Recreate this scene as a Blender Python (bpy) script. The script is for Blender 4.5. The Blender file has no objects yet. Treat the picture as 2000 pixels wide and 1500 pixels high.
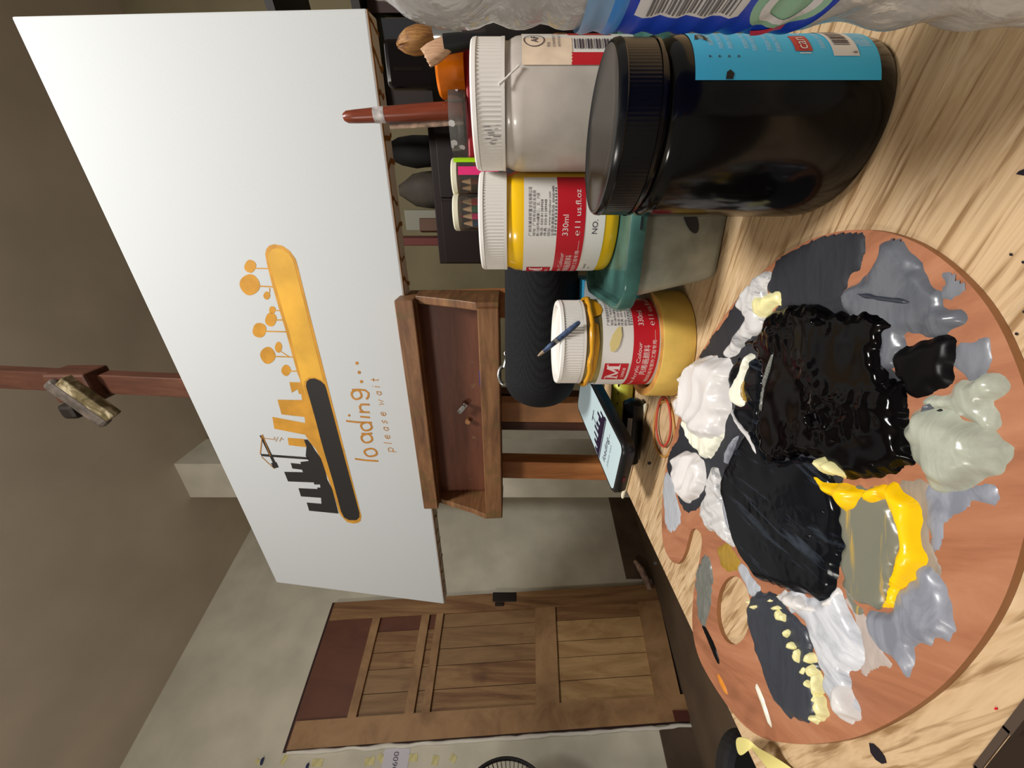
import bpy, bmesh, math, random
import numpy as np
from mathutils import Vector, Matrix, noise

random.seed(7)
C = bpy.context.scene.collection
F = 722.0                      # focal length in pixels of the 2000x1500 frame (13 mm wide-angle)
ZC = 0.88                      # camera height above the floor
ZT = ZC - 0.147                # table top
R = math.radians

# ---------------------------------------------------------------- helpers
def ray(x, y):
    return Vector(((750 - y) / F, 1.0, (1000 - x) / F))
def at_depth(x, y, d):
    r = ray(x, y) * d
    return Vector((r.x, r.y, r.z + ZC))
def on_z(x, y, z):
    r = ray(x, y)
    return at_depth(x, y, (z - ZC) / r.z)

def lin(c):
    def f(v):
        v /= 255.0
        return v / 12.92 if v <= 0.04045 else ((v + 0.055) / 1.055) ** 2.4
    return (f(c[0]), f(c[1]), f(c[2]), 1.0)

def nodes_of(name):
    m = bpy.data.materials.new(name)
    m.use_nodes = True
    nt = m.node_tree
    return m, nt, nt.nodes['Principled BSDF']

def plain(name, c, rough=0.5, metal=0.0, coat=0.0, spec=0.5, trans=0.0, ior=1.45, emit=0.0, var=0.0, vscale=40.0, bump=0.0, bscale=200.0, sss=0.0):
    m, nt, b = nodes_of(name)
    b.inputs['Base Color'].default_value = lin(c)
    b.inputs['Roughness'].default_value = rough
    b.inputs['Metallic'].default_value = metal
    b.inputs['Coat Weight'].default_value = coat
    b.inputs['Specular IOR Level'].default_value = spec
    b.inputs['Transmission Weight'].default_value = trans
    b.inputs['IOR'].default_value = ior
    if sss:
        b.inputs['Subsurface Weight'].default_value = sss
        b.inputs['Subsurface Radius'].default_value = (0.004, 0.004, 0.004)
        b.inputs['Subsurface Scale'].default_value = 1.0
    if emit:
        b.inputs['Emission Color'].default_value = lin(c)
        b.inputs['Emission Strength'].default_value = emit
    tc = nt.nodes.new('ShaderNodeTexCoord')
    if var:
        n = nt.nodes.new('ShaderNodeTexNoise'); n.inputs['Scale'].default_value = vscale; n.inputs['Detail'].default_value = 6
        nt.links.new(tc.outputs['Object'], n.inputs['Vector'])
        r = nt.nodes.new('ShaderNodeValToRGB')
        lo = tuple(max(0, v * (1 - var)) for v in c); hi = tuple(min(255, v * (1 + var)) for v in c)
        r.color_ramp.elements[0].position = 0.35; r.color_ramp.elements[0].color = lin(lo)
        r.color_ramp.elements[1].position = 0.65; r.color_ramp.elements[1].color = lin(hi)
        nt.links.new(n.outputs['Fac'], r.inputs['Fac'])
        nt.links.new(r.outputs['Color'], b.inputs['Base Color'])
    if bump:
        n2 = nt.nodes.new('ShaderNodeTexNoise'); n2.inputs['Scale'].default_value = bscale; n2.inputs['Detail'].default_value = 4
        nt.links.new(tc.outputs['Object'], n2.inputs['Vector'])
        bp = nt.nodes.new('ShaderNodeBump'); bp.inputs['Strength'].default_value = bump; bp.inputs['Distance'].default_value = 0.002
        nt.links.new(n2.outputs['Fac'], bp.inputs['Height'])
        nt.links.new(bp.outputs['Normal'], b.inputs['Normal'])
    return m

def wood(name, stops, scale=(4, 60, 60), rot=0.0, rough=0.55, detail=8, dist=0.6, stain=None, bump=0.08, spec=0.4):
    """streaky grain: noise squeezed across the grain, object space; stops = [(pos, rgb), ...]"""
    m, nt, b = nodes_of(name)
    b.inputs['Roughness'].default_value = rough
    b.inputs['Specular IOR Level'].default_value = spec
    tc = nt.nodes.new('ShaderNodeTexCoord')
    mp = nt.nodes.new('ShaderNodeMapping'); mp.vector_type = 'TEXTURE'
    mp.inputs['Rotation'].default_value = (0, 0, rot)
    mp.inputs['Scale'].default_value = tuple(1.0 / s for s in scale)
    nt.links.new(tc.outputs['Object'], mp.inputs['Vector'])
    n = nt.nodes.new('ShaderNodeTexNoise'); n.inputs['Scale'].default_value = 1.0
    n.inputs['Detail'].default_value = detail; n.inputs['Distortion'].default_value = dist; n.inputs['Roughness'].default_value = 0.65
    nt.links.new(mp.outputs['Vector'], n.inputs['Vector'])
    r = nt.nodes.new('ShaderNodeValToRGB')
    e = r.color_ramp.elements
    while len(e) > 1: e.remove(e[-1])
    e[0].position = stops[0][0]; e[0].color = lin(stops[0][1])
    for p, c in stops[1:]:
        k = e.new(p); k.color = lin(c)
    nt.links.new(n.outputs['Fac'], r.inputs['Fac'])
    out = r.outputs['Color']
    if stain:
        sc, col, thr, amt = stain
        n3 = nt.nodes.new('ShaderNodeTexNoise'); n3.inputs['Scale'].default_value = sc; n3.inputs['Detail'].default_value = 5
        nt.links.new(tc.outputs['Object'], n3.inputs['Vector'])
        rr = nt.nodes.new('ShaderNodeValToRGB')
        rr.color_ramp.elements[0].position = thr; rr.color_ramp.elements[0].color = (0, 0, 0, 1)
        rr.color_ramp.elements[1].position = min(1, thr + 0.12); rr.color_ramp.elements[1].color = (amt, amt, amt, 1)
        nt.links.new(n3.outputs['Fac'], rr.inputs['Fac'])
        mx = nt.nodes.new('ShaderNodeMix'); mx.data_type = 'RGBA'
        nt.links.new(rr.outputs['Color'], mx.inputs[0])
        nt.links.new(out, mx.inputs[6]); mx.inputs[7].default_value = lin(col)
        out = mx.outputs[2]
    nt.links.new(out, b.inputs['Base Color'])
    if bump:
        bp = nt.nodes.new('ShaderNodeBump'); bp.inputs['Strength'].default_value = bump; bp.inputs['Distance'].default_value = 0.002
        nt.links.new(n.outputs['Fac'], bp.inputs['Height']); nt.links.new(bp.outputs['Normal'], b.inputs['Normal'])
    return m

def thin_clear(name, tint, haze=(220, 222, 222), haze_amt=0.2, rough=0.08, gloss=0.25, bump=0.0):
    """thin clear plastic wall: mostly see-through, some white haze, fresnel gloss"""
    m = bpy.data.materials.new(name); m.use_nodes = True
    nt = m.node_tree; nt.nodes.clear()
    o = nt.nodes.new('ShaderNodeOutputMaterial')
    tr = nt.nodes.new('ShaderNodeBsdfTransparent'); tr.inputs['Color'].default_value = lin(tint)
    df = nt.nodes.new('ShaderNodeBsdfDiffuse'); df.inputs['Color'].default_value = lin(haze)
    gl = nt.nodes.new('ShaderNodeBsdfGlossy'); gl.inputs['Roughness'].default_value = rough; gl.inputs['Color'].default_value = (0.9, 0.9, 0.9, 1)
    tl = nt.nodes.new('ShaderNodeBsdfTranslucent'); tl.inputs['Color'].default_value = lin(haze)
    m0 = nt.nodes.new('ShaderNodeMixShader'); m0.inputs[0].default_value = .4
    nt.links.new(df.outputs[0], m0.inputs[1]); nt.links.new(tl.outputs[0], m0.inputs[2])
    m1 = nt.nodes.new('ShaderNodeMixShader'); m1.inputs[0].default_value = haze_amt
    nt.links.new(tr.outputs[0], m1.inputs[1]); nt.links.new(m0.outputs[0], m1.inputs[2])
    if bump:
        tc = nt.nodes.new('ShaderNodeTexCoord'); nz = nt.nodes.new('ShaderNodeTexNoise'); nz.inputs['Scale'].default_value = 55; nz.inputs['Detail'].default_value = 3; nz.inputs['Distortion'].default_value = 1.5
        nt.links.new(tc.outputs['Object'], nz.inputs['Vector'])
        bp = nt.nodes.new('ShaderNodeBump'); bp.inputs['Strength'].default_value = bump; bp.inputs['Distance'].default_value = .004
        nt.links.new(nz.outputs['Fac'], bp.inputs['Height'])
        for nd in (gl, df, tl): nt.links.new(bp.outputs['Normal'], nd.inputs['Normal'])
    lw = nt.nodes.new('ShaderNodeLayerWeight'); lw.inputs['Blend'].default_value = gloss
    m2 = nt.nodes.new('ShaderNodeMixShader')
    nt.links.new(lw.outputs['Fresnel'], m2.inputs[0]); nt.links.new(m1.outputs[0], m2.inputs[1]); nt.links.new(gl.outputs[0], m2.inputs[2])
    nt.links.new(m2.outputs[0], o.inputs['Surface'])
    return m

def wmat(o):
    m = Matrix.Translation(o.location) @ o.rotation_euler.to_matrix().to_4x4()
    return wmat(o.parent) @ m if o.parent else m

class MB:
    def __init__(s): s.v = []; s.f = []; s.m = []
    def add(s, vs, fs, mi=0):
        k = len(s.v); s.v += [Vector(p) for p in vs]
        for f in fs: s.f.append(tuple(i + k for i in f)); s.m.append(mi)
    def box(s, c, size, ax=None, mi=0):
        c = Vector(c)
        ax = ax or (Vector((1, 0, 0)), Vector((0, 1, 0)), Vector((0, 0, 1)))
        h = [Vector(a) * (d / 2) for a, d in zip(ax, size)]
        vs = [c + h[0] * i + h[1] * j + h[2] * k for i in (-1, 1) for j in (-1, 1) for k in (-1, 1)]
        s.add(vs, [(0, 1, 3, 2), (4, 6, 7, 5), (0, 4, 5, 1), (2, 3, 7, 6), (0, 2, 6, 4), (1, 5, 7, 3)], mi)
    def prism(s, bottom, top, mi=0):
        n = len(bottom)
        s.add(list(bottom) + list(top), [tuple(range(n))[::-1], tuple(range(n, 2 * n))] + [(i, (i + 1) % n, n + (i + 1) % n, n + i) for i in range(n)], mi)
    def face(s, pts, mi=0): s.add(pts, [tuple(range(len(pts)))], mi)
    def lathe(s, prof, c, n=48, mi=0, cap0=True, cap1=True, fn=None):
        c = Vector(c); vs = []
        for k, (r, z) in enumerate(prof):
            for i in range(n):
                a = 2 * math.pi * i / n
                rr = r * (fn(a, z) if fn else 1)
                vs.append(c + Vector((rr * math.cos(a), rr * math.sin(a), z)))
        fs = []
        for k in range(len(prof) - 1):
            for i in range(n):
                j = (i + 1) % n
                fs.append((k * n + i, k * n + j, (k + 1) * n + j, (k + 1) * n + i))
        if cap0: fs.append(tuple(range(n))[::-1])
        if cap1: fs.append(tuple((len(prof) - 1) * n + i for i in range(n)))
        s.add(vs, fs, mi)
    def tube(s, pts, r, n=10, mi=0, closed=False):
        pts = [Vector(p) for p in pts]; N = len(pts)
        rs = r if isinstance(r, (list, tuple)) else [r] * N
        vs = []; up = None
        for i, p in enumerate(pts):
            if closed: t = pts[(i + 1) % N] - pts[i - 1]
            else: t = pts[min(i + 1, N - 1)] - pts[max(i - 1, 0)]
            t.normalize()
            if up is None: up = t.orthogonal().normalized()
            up = (up - t * up.dot(t)).normalized()
            w = t.cross(up)
            for k in range(n):
                a = 2 * math.pi * k / n
                vs.append(p + (up * math.cos(a) + w * math.sin(a)) * rs[i])
        fs = []
        for i in range(N if closed else N - 1):
            for k in range(n):
                a, b = i * n, ((i + 1) % N) * n
                fs.append((a + k, a + (k + 1) % n, b + (k + 1) % n, b + k))
        if not closed:
            fs.append(tuple(range(n))[::-1]); fs.append(tuple((N - 1) * n + k for k in range(n)))
        s.add(vs, fs, mi)
    def build(s, name, mats, parent=None, loc=None, smooth=None, bevel=0.0, label=None, local=False):
        inv = Matrix.Identity(4)
        if parent is not None and not local: inv = wmat(parent).inverted()
        elif loc is not None: inv = Matrix.Translation(-Vector(loc))
        me = bpy.data.meshes.new(name)
        me.from_pydata([tuple(inv @ p) for p in s.v], [], s.f)
        mats = mats if isinstance(mats, (list, tuple)) else [mats]
        for m in mats: me.materials.append(m)
        me.polygons.foreach_set('material_index', s.m)
        me.update()
        if smooth is not None:
            me.polygons.foreach_set('use_smooth', [True] * len(me.polygons))
            me.set_sharp_from_angle(angle=R(smooth))
        o = bpy.data.objects.new(name, me); C.objects.link(o)
        if parent is not None: o.parent = parent
        elif loc is not None: o.location = loc
        if bevel:
            b = o.modifiers.new('bevel', 'BEVEL'); b.width = bevel; b.segments = 2; b.limit_method = 'ANGLE'
        if label: o['label'] = label
        return o

def thing(name, label, cat, loc, rot=0.0, group=None, kind=None):
    o = bpy.data.objects.new(name, None); C.objects.link(o)
    o.location = loc; o.rotation_euler = (0, 0, rot); o.empty_display_size = 0.02
    tag(o, label, cat, group, kind)
    return o
def tag(o, label, cat, group=None, kind=None):
    o['label'] = label; o['category'] = cat
    if group: o['group'] = group
    if kind: o['kind'] = kind
    return o
def struct(o, label=None, cat=None):
    o['kind'] = 'structure'
    if label: o['label'] = label
    if cat: o['category'] = cat
    return o

_tc = {}
def text2d(body, size=1.0):
    if body not in _tc:
        cu = bpy.data.curves.new('t', 'FONT'); cu.body = body; cu.size = 1.0; cu.resolution_u = 3
        ob = bpy.data.objects.new('t', cu); C.objects.link(ob)
        dg = bpy.context.evaluated_depsgraph_get(); dg.update()
        me = bpy.data.meshes.new_from_object(ob.evaluated_get(dg))
        _tc[body] = ([(v.co.x, v.co.y) for v in me.vertices], [tuple(p.vertices) for p in me.polygons])
        bpy.data.objects.remove(ob); bpy.data.curves.remove(cu); bpy.data.meshes.remove(me)
    vs, fs = _tc[body]
    return [(x * size, y * size) for x, y in vs], fs
def put_text(mb, body, size, u, v, fn, mi, sx=1.0, width=None):
    """text starting at (u, v) on the surface fn(u, v); width squeezes it to a set length"""
    vs, fs = text2d(body, size)
    if not vs: return
    if width: sx = width / max(p[0] for p in vs)
    mb.add([fn(u + x * sx, v + y) for x, y in vs], fs, mi)

def ribbon(pts, w):
    """closed outline (list of quads) of a polyline of width w in 2-D"""
    pts = [Vector(p) for p in pts]; out = []
    L = []; Rr = []
    for i, p in enumerate(pts):
        t = pts[min(i + 1, len(pts) - 1)] - pts[max(i - 1, 0)]
        t = t.normalized() if t.length > 1e-9 else Vector((1, 0))
        n = Vector((-t.y, t.x)) * (w / 2)
        L.append(p + n); Rr.append(p - n)
    for i in range(len(pts) - 1): out.append([Rr[i], Rr[i + 1], L[i + 1], L[i]])
    return out

# ---------------------------------------------------------------- camera
cam_d = bpy.data.cameras.new('camera'); cam = bpy.data.objects.new('camera', cam_d); C.objects.link(cam)
cam_d.sensor_fit = 'HORIZONTAL'; cam_d.sensor_width = 36.0; cam_d.lens = 36.0 * F / 2000.0
cam_d.clip_start = 0.01
cam.matrix_world = Matrix(((0, 1, 0, 0), (0, 0, -1, 0), (-1, 0, 0, ZC), (0, 0, 0, 1)))   # phone held sideways: image left is up
bpy.context.scene.camera = cam
vs_ = bpy.context.scene.view_settings
vs_.view_transform = 'Standard'; vs_.look = 'None'; vs_.gamma = 1.0; vs_.use_curve_mapping = False
vs_.exposure = 0.0

# ---------------------------------------------------------------- materials
M = {}
M['ceil'] = plain('ceiling_paint', (208, 194, 176), 0.9, spec=0.1, var=0.03, vscale=3)
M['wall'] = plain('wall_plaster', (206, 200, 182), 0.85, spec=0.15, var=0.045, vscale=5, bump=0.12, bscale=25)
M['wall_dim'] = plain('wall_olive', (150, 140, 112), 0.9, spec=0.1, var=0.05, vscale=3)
M['floor'] = plain('floor_cement', (98, 82, 66), 0.7, var=0.1, vscale=4)
M['skirt'] = plain('skirting_paint', (86, 70, 56), 0.6, var=0.1, vscale=9)
def table_wood():
    m, nt, b = nodes_of('table_oak'); b.inputs['Roughness'].default_value = .5; b.inputs['Specular IOR Level'].default_value = .3
    tc = nt.nodes.new('ShaderNodeTexCoord'); L = nt.links
    def noise_(scale, rot, detail, dist, rough=.6):
        mp = nt.nodes.new('ShaderNodeMapping'); mp.vector_type = 'TEXTURE'; mp.inputs['Rotation'].default_value = (0, 0, rot); mp.inputs['Scale'].default_value = tuple(1.0 / v for v in scale)
        L.new(tc.outputs['Object'], mp.inputs['Vector'])
        n = nt.nodes.new('ShaderNodeTexNoise'); n.inputs['Scale'].default_value = 1; n.inputs['Detail'].default_value = detail; n.inputs['Distortion'].default_value = dist; n.inputs['Roughness'].default_value = rough
        L.new(mp.outputs['Vector'], n.inputs['Vector']); return n.outputs['Fac']
    def ramp(f, st):
        r = nt.nodes.new('ShaderNodeValToRGB'); e = r.color_ramp.elements
        while len(e) > 1: e.remove(e[-1])
        e[0].position = st[0][0]; e[0].color = lin(st[0][1])
        for p, c in st[1:]: e.new(p).color = lin(c)
        L.new(f, r.inputs['Fac']); return r.outputs['Color']
    big = ramp(noise_((5, 42, 42), R(-36), 4, 2.6), [(.3, (176, 146, 110)), (.46, (198, 169, 132)), (.54, (184, 154, 116)), (.64, (204, 177, 142)), (.75, (188, 160, 123))])
    fleck = ramp(noise_((24, 330, 330), R(-36), 3, 0.6, .5), [(.34, (176, 156, 128)), (.48, (255, 255, 255))])
    mx = nt.nodes.new('ShaderNodeMix'); mx.data_type = 'RGBA'; mx.blend_type = 'MULTIPLY'; mx.inputs[0].default_value = .8
    L.new(big, mx.inputs[6]); L.new(fleck, mx.inputs[7]); L.new(mx.outputs[2], b.inputs['Base Color'])
    return m
M['table'] = table_wood()
M['table_edge'] = plain('table_edge', (72, 58, 48), 0.5)
M['leg'] = plain('table_leg_metal', (40, 38, 36), 0.5)
M['pal'] = wood('palette_wood', [(0.3, (128, 80, 54)), (0.5, (160, 104, 74)), (0.68, (176, 122, 90))], scale=(10, 45, 45), rot=R(-70), rough=0.5, bump=0.03)
M['pal_edge'] = plain('palette_edge', (152, 104, 66), 0.6)
M['canvas'] = plain('canvas_white', (192, 195, 196), 0.75, spec=0.2, bump=0.12, bscale=900)
M['canvas_side'] = plain('canvas_side', (238, 231, 219), 0.8, bump=0.1, bscale=700)
M['gold'] = plain('gold_paint', (194, 138, 44), 0.5, var=0.06, vscale=30)
M['gold_in'] = plain('yellow_gold_paint', (214, 162, 56), 0.45, var=0.06, vscale=14)
M['gold_text'] = plain('ochre_letter_paint', (178, 120, 42), 0.5, var=0.05, vscale=60)
M['ink'] = plain('black_paint_flat', (30, 28, 28), 0.55)
M['drip'] = plain('ochre_drips', (156, 108, 46), 0.6, var=0.1, vscale=60)
EZ = [(0.25, (70, 40, 26)), (0.5, (112, 68, 44)), (0.75, (136, 88, 58))]
M['easel'] = wood('easel_wood', EZ, scale=(30, 30, 5), rough=0.5, stain=(30, (66, 46, 28), 0.56, 0.5))
M['easel_panel'] = wood('easel_panel', [(0.3, (92, 52, 36)), (0.7, (118, 70, 48))], scale=(8, 8, 60), rough=0.5, stain=(40, (150, 120, 80), 0.68, 0.5))
M['easel_h'] = wood('easel_ledge_wood', [(0.25, (74, 48, 30)), (0.5, (118, 80, 50)), (0.75, (150, 108, 68))], scale=(8, 8, 60), rough=0.5, stain=(34, (96, 80, 40), 0.55, 0.55))
M['easel_leg'] = wood('easel_leg_wood', [(0.25, (128, 74, 40)), (0.5, (188, 120, 68)), (0.75, (208, 146, 90))], scale=(40, 40, 4), rough=0.45)
M['mast'] = wood('easel_mast_wood', [(0.25, (64, 38, 28)), (0.5, (84, 50, 36)), (0.75, (102, 64, 46))], scale=(40, 40, 4), rough=0.5)
M['metal'] = plain('steel', (190, 190, 188), 0.25, metal=1.0)
M['dark_metal'] = plain('dark_metal', (50, 44, 40), 0.5, metal=0.6)
M['jar_white_plastic'] = plain('white_plastic', (236, 232, 226), 0.4, sss=0.0)
M['black_gloss'] = plain('black_plastic', (8, 8, 9), 0.13, spec=.38, bump=.04, bscale=40)
M['black_lid'] = plain('black_lid_plastic', (12, 12, 14), 0.22)
M['yellow_paint'] = plain('yellow_in_jar', (246, 196, 14), 0.2, coat=0.6)
M['mustard_jar'] = plain('mustard_jar', (132, 118, 70), 0.25, coat=0.5, var=0.25, vscale=25)
M['mustard'] = plain('mustard_paint', (206, 146, 24), 0.25, coat=0.4)
M['milky'] = plain('milky_jar', (190, 182, 174), 0.3, coat=0.3, var=0.07, vscale=28)
M['tape'] = plain('tape_yellow', (206, 170, 82), 0.55, var=0.04, vscale=60)
M['tape_side'] = plain('tape_side', (176, 128, 62), 0.6, var=0.12, vscale=60)
M['label_white'] = plain('label_white', (232, 228, 222), 0.4)
M['label_red'] = plain('label_red', (196, 24, 40), 0.4)
M['label_cream'] = plain('label_stained', (236, 214, 190), 0.4, var=0.05, vscale=60)
M['text_dark'] = plain('text_dark', (58, 48, 66), 0.5)
M['text_pink'] = plain('text_white', (242, 224, 222), 0.5)
M['cyan'] = plain('label_cyan', (72, 198, 242), 0.5, spec=.2)
M['cyan_text'] = plain('label_pale_text', (178, 224, 238), 0.4)
M['tub'] = plain('tub_grey', (128, 130, 118), 0.4, var=0.22, vscale=24)
M['rim'] = plain('tub_lid_teal', (78, 120, 112), 0.12, var=0.16, vscale=30, spec=.5, trans=.45, ior=1.25)
M['rim_dark'] = plain('paint_stain_dark', (32, 34, 40), 0.4)
M['phone'] = plain('phone_case_black', (14, 14, 16), 0.35)
M['screen'] = plain('phone_screen', (170, 188, 192), 0.2, emit=0.28, spec=.3)
M['screen_ink'] = plain('screen_ink', (26, 20, 46), 0.2, emit=0.2)
M['screen_grey'] = plain('screen_grey', (120, 134, 144), 0.2, emit=0.3)
M['pet'] = thin_clear('clear_bottle_plastic', (246, 247, 247), (255, 254, 252), 0.6, 0.10, 0.22, bump=.5)  # strong white haze stands in for bright reflections on the clear bottle
M['clear'] = thin_clear('clear_tub_plastic', (225, 226, 224), (200, 200, 196), 0.2, 0.1, 0.3)
M['clear_tube'] = thin_clear('clear_tube_plastic', (244, 244, 242), (220, 220, 216), 0.06, 0.06, 0.2)
M['clear_dark'] = thin_clear('smoky_clear_plastic', (150, 140, 136), (40, 34, 34), 0.3, 0.1, 0.2)
M['bl_blue'] = plain('bottle_label_blue', (18, 70, 206), 0.3)
M['bl_mid'] = plain('bottle_label_mid', (64, 142, 226), 0.3)
M['bl_light'] = plain('bottle_label_pale', (132, 172, 216), 0.3)
M['bl_white'] = plain('bottle_label_white', (226, 226, 230), 0.35)
M['bl_bar'] = plain('bottle_barcode', (110, 108, 112), 0.4)
M['bl_red'] = plain('bottle_label_red', (214, 60, 92), 0.35)
M['bl_green'] = plain('bottle_label_green', (150, 196, 170), 0.35)

def fabric(name, c):
    m, nt, b = nodes_of(name)
    b.inputs['Roughness'].default_value = 0.85; b.inputs['Specular IOR Level'].default_value = 0.25
    tc = nt.nodes.new('ShaderNodeTexCoord')
    ck = nt.nodes.new('ShaderNodeTexVoronoi'); ck.inputs['Scale'].default_value = 520; ck.inputs['Randomness'].default_value = 0.15
    nt.links.new(tc.outputs['Object'], ck.inputs['Vector'])
    r = nt.nodes.new('ShaderNodeValToRGB')
    r.color_ramp.elements[0].position = 0.1; r.color_ramp.elements[0].color = lin(tuple(v * 1.6 for v in c))
    r.color_ramp.elements[1].position = 0.55; r.color_ramp.elements[1].color = lin(tuple(v * 0.6 for v in c))
    nt.links.new(ck.outputs['Distance'], r.inputs['Fac']); nt.links.new(r.outputs['Color'], b.inputs['Base Color'])
    bp = nt.nodes.new('ShaderNodeBump'); bp.inputs['Strength'].default_value = 0.4; bp.inputs['Distance'].default_value = 0.001; bp.invert = True
    nt.links.new(ck.outputs['Distance'], bp.inputs['Height']); nt.links.new(bp.outputs['Normal'], b.inputs['Normal'])
    return m
M['mesh_black'] = fabric('speaker_mesh', (22, 23, 26))
M['rubber'] = plain('rubber_black', (14, 14, 15), 0.6)

# ---------------------------------------------------------------- room
W0 = Vector((-1.67, 1.84, 0)); WD = Vector((0.666, 0.746, 0)).normalized()      # wall with the door
WN = Vector((WD.y, -WD.x, 0))                                                    # into the room
CORNER = W0 + WD * 2.2
BD = WN.copy()                                                                   # back wall direction
ZCEIL = ZC + 1.82
def wallp(t, z, off=0.0): p = W0 + WD * t + WN * off; return Vector((p.x, p.y, z))
def backp(s, z, off=0.0): p = CORNER + BD * s - WD * off; return Vector((p.x, p.y, z))
def on_wall(x, y, off=0.0):
    r = ray(x, y); n = WN; o = W0 + WN * off
    d = (o.x * n.x + o.y * n.y) / (r.x * n.x + r.y * n.y)
    return at_depth(x, y, d)

mb = MB(); mb.prism([wallp(-2.6, 0), wallp(2.2, 0), wallp(2.2, 0, -0.12), wallp(-2.6, 0, -0.12)], [wallp(-2.6, ZCEIL), wallp(2.2, ZCEIL), wallp(2.2, ZCEIL, -0.12), wallp(-2.6, ZCEIL, -0.12)])
struct(mb.build('wall_left', M['wall']))
mb = MB(); mb.prism([backp(-0.12, 0), backp(4.6, 0), backp(4.6, 0, -0.12), backp(-0.12, 0, -0.12)], [backp(-0.12, ZCEIL), backp(4.6, ZCEIL), backp(4.6, ZCEIL, -0.12), backp(-0.12, ZCEIL, -0.12)])
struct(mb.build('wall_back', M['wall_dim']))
c4 = [wallp(-2.6, 0, -0.12), wallp(2.32, 0, -0.12), wallp(2.32, 0, 4.6), wallp(-2.6, 0, 4.6)]
up = lambda ps, z: [Vector((p.x, p.y, z)) for p in ps]
mb = MB(); mb.prism(up(c4, -0.06), up(c4, 0.0)); struct(mb.build('floor', M['floor']))
mb = MB(); mb.prism(up(c4, ZCEIL), up(c4, ZCEIL + 0.06)); struct(mb.build('ceiling', M['ceil']))
# brown skirting band, broken by the door
mb = MB()
mb.prism([wallp(0.66, 0), wallp(2.2, 0), wallp(2.2, 0, 0.012), wallp(0.66, 0, 0.012)], [wallp(0.66, 0.16), wallp(2.2, 0.16), wallp(2.2, 0.16, 0.012), wallp(0.66, 0.16, 0.012)])
mb.prism([wallp(-2.6, 0), wallp(-0.03, 0), wallp(-0.03, 0, 0.012), wallp(-2.6, 0, 0.012)], [wallp(-2.6, 0.16), wallp(-0.03, 0.16), wallp(-0.03, 0.16, 0.012), wallp(-2.6, 0.16, 0.012)])
struct(mb.build('baseboard_left', M['skirt']))
# square pillar between the easel and the back wall
pa = Vector((-0.43, 1.99, 0)); e1 = Vector((-0.90, 0.436, 0)).normalized(); e2 = Vector((0.436, 0.90, 0)).normalized()
q4 = [pa, pa + e1 * 0.235, pa + e1 * 0.235 + e2 * 0.235, pa + e2 * 0.235]
mb = MB(); mb.prism(up(q4, 0), up(q4, ZCEIL)); struct(mb.build('column', M['wall'], loc=(pa.x, pa.y, 0)))

# door: old ledged plank door, set in the wall; corners read on the wall plane
dTL, dTR, dBR, dBL = on_wall(560, 1466), on_wall(654, 1180), on_wall(1290, 1143), on_wall(1352, 1408)
def door_pt(s, t, off):            # s: 0 left .. 1 right, t: 0 bottom .. 1 top
    b = dBL.lerp(dBR, s); tp = dTL.lerp(dTR, s)
    return b.lerp(tp, t) + WN * off
def door_board(mbb, s0, s1, t0, t1, o0, o1):
    a = [(s0, t0), (s1, t0), (s1, t1), (s0, t1)]
    mbb.prism([door_pt(s, t, o0) for s, t in a], [door_pt(s, t, o1) for s, t in a])
D1 = [(0.25, (92, 60, 38)), (0.45, (134, 96, 62)), (0.6, (160, 124, 82)), (0.8, (112, 76, 50))]
M['door_plank'] = wood('door_planks', D1, scale=(14, 14, 1.1), rough=0.6, dist=1.5, stain=(3.2, (66, 38, 24), 0.56, 0.7))
M['door_rail'] = wood('door_rails', [(0.3, (130, 96, 62)), (0.55, (164, 126, 86)), (0.8, (178, 142, 98))], scale=(6, 6, 6), rough=0.6, stain=(4, (100, 64, 38), 0.58, 0.6))
M['door_top'] = wood('door_top_ply', [(0.3, (88, 48, 32)), (0.7, (112, 66, 44))], scale=(9, 9, 3), rough=0.6)
M['door_dark'] = plain('door_gap_dark', (48, 22, 20), 0.7)
door = thing('door_1', 'old stained plank door with pale rails in the left wall', 'door', tuple(dBL.lerp(dBR, 0.5)), kind='structure')
mb = MB(); door_board(mb, -0.012, 1.012, -0.002, 1.008, -0.004, 0.003); mb.build('frame', M['door_dark'], door)
M['door_pale'] = wood('door_pale_ply', [(.3, (150, 112, 70)), (.55, (184, 148, 100)), (.8, (164, 124, 80))], scale=(7, 7, 2.2), rough=.6, dist=1.6, stain=(5, (104, 70, 42), .60, .7))
M['door_mid'] = wood('door_mid', [(.3, (120, 88, 58)), (.55, (152, 118, 80)), (.8, (132, 98, 66))], scale=(12, 12, 1.4), rough=.6, dist=1.2, stain=(4, (84, 54, 36), .6, .6))
for (t0, t1), sm in (((.08, .34), 'ppppd'), ((.39, .67), 'ddmmm'), ((.672, .85), 'mmddD')):
    xs = [0.10, 0.30, 0.46, 0.58, 0.74, 0.92]
    for k in range(5):
        mb = MB(); door_board(mb, xs[k] + .002, xs[k + 1] - .002, t0, t1, 0.003, 0.010 + 0.002 * (k % 2)); mb.build('plank', M[{'p': 'door_pale', 'd': 'door_plank', 'm': 'door_mid', 'D': 'door_top'}[sm[k]]], door)
mb = MB(); door_board(mb, 0.0, 1.0, 0.865, 1.0, 0.003, 0.014); mb.build('top_panel', M['door_top'], door, label='reddish brown plywood strip')
mb = MB(); door_board(mb, 0.0, 0.16, 0.0, 0.995, 0.012, 0.026); mb.build('stile', M['door_rail'], door)
mb = MB(); door_board(mb, 0.85, 1.0, 0.0, 0.995, 0.012, 0.026); mb.build('stile', M['door_plank'], door)
for t0, t1 in ((0.848, 0.870), (0.665, 0.685), (0.705, 0.728), (0.335, 0.395), (0.02, 0.085)):
    mb = MB(); door_board(mb, 0.155, 0.855, t0, t1, 0.010, 0.028); mb.build('rail', M['door_rail'], door)
mb = MB()
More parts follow.
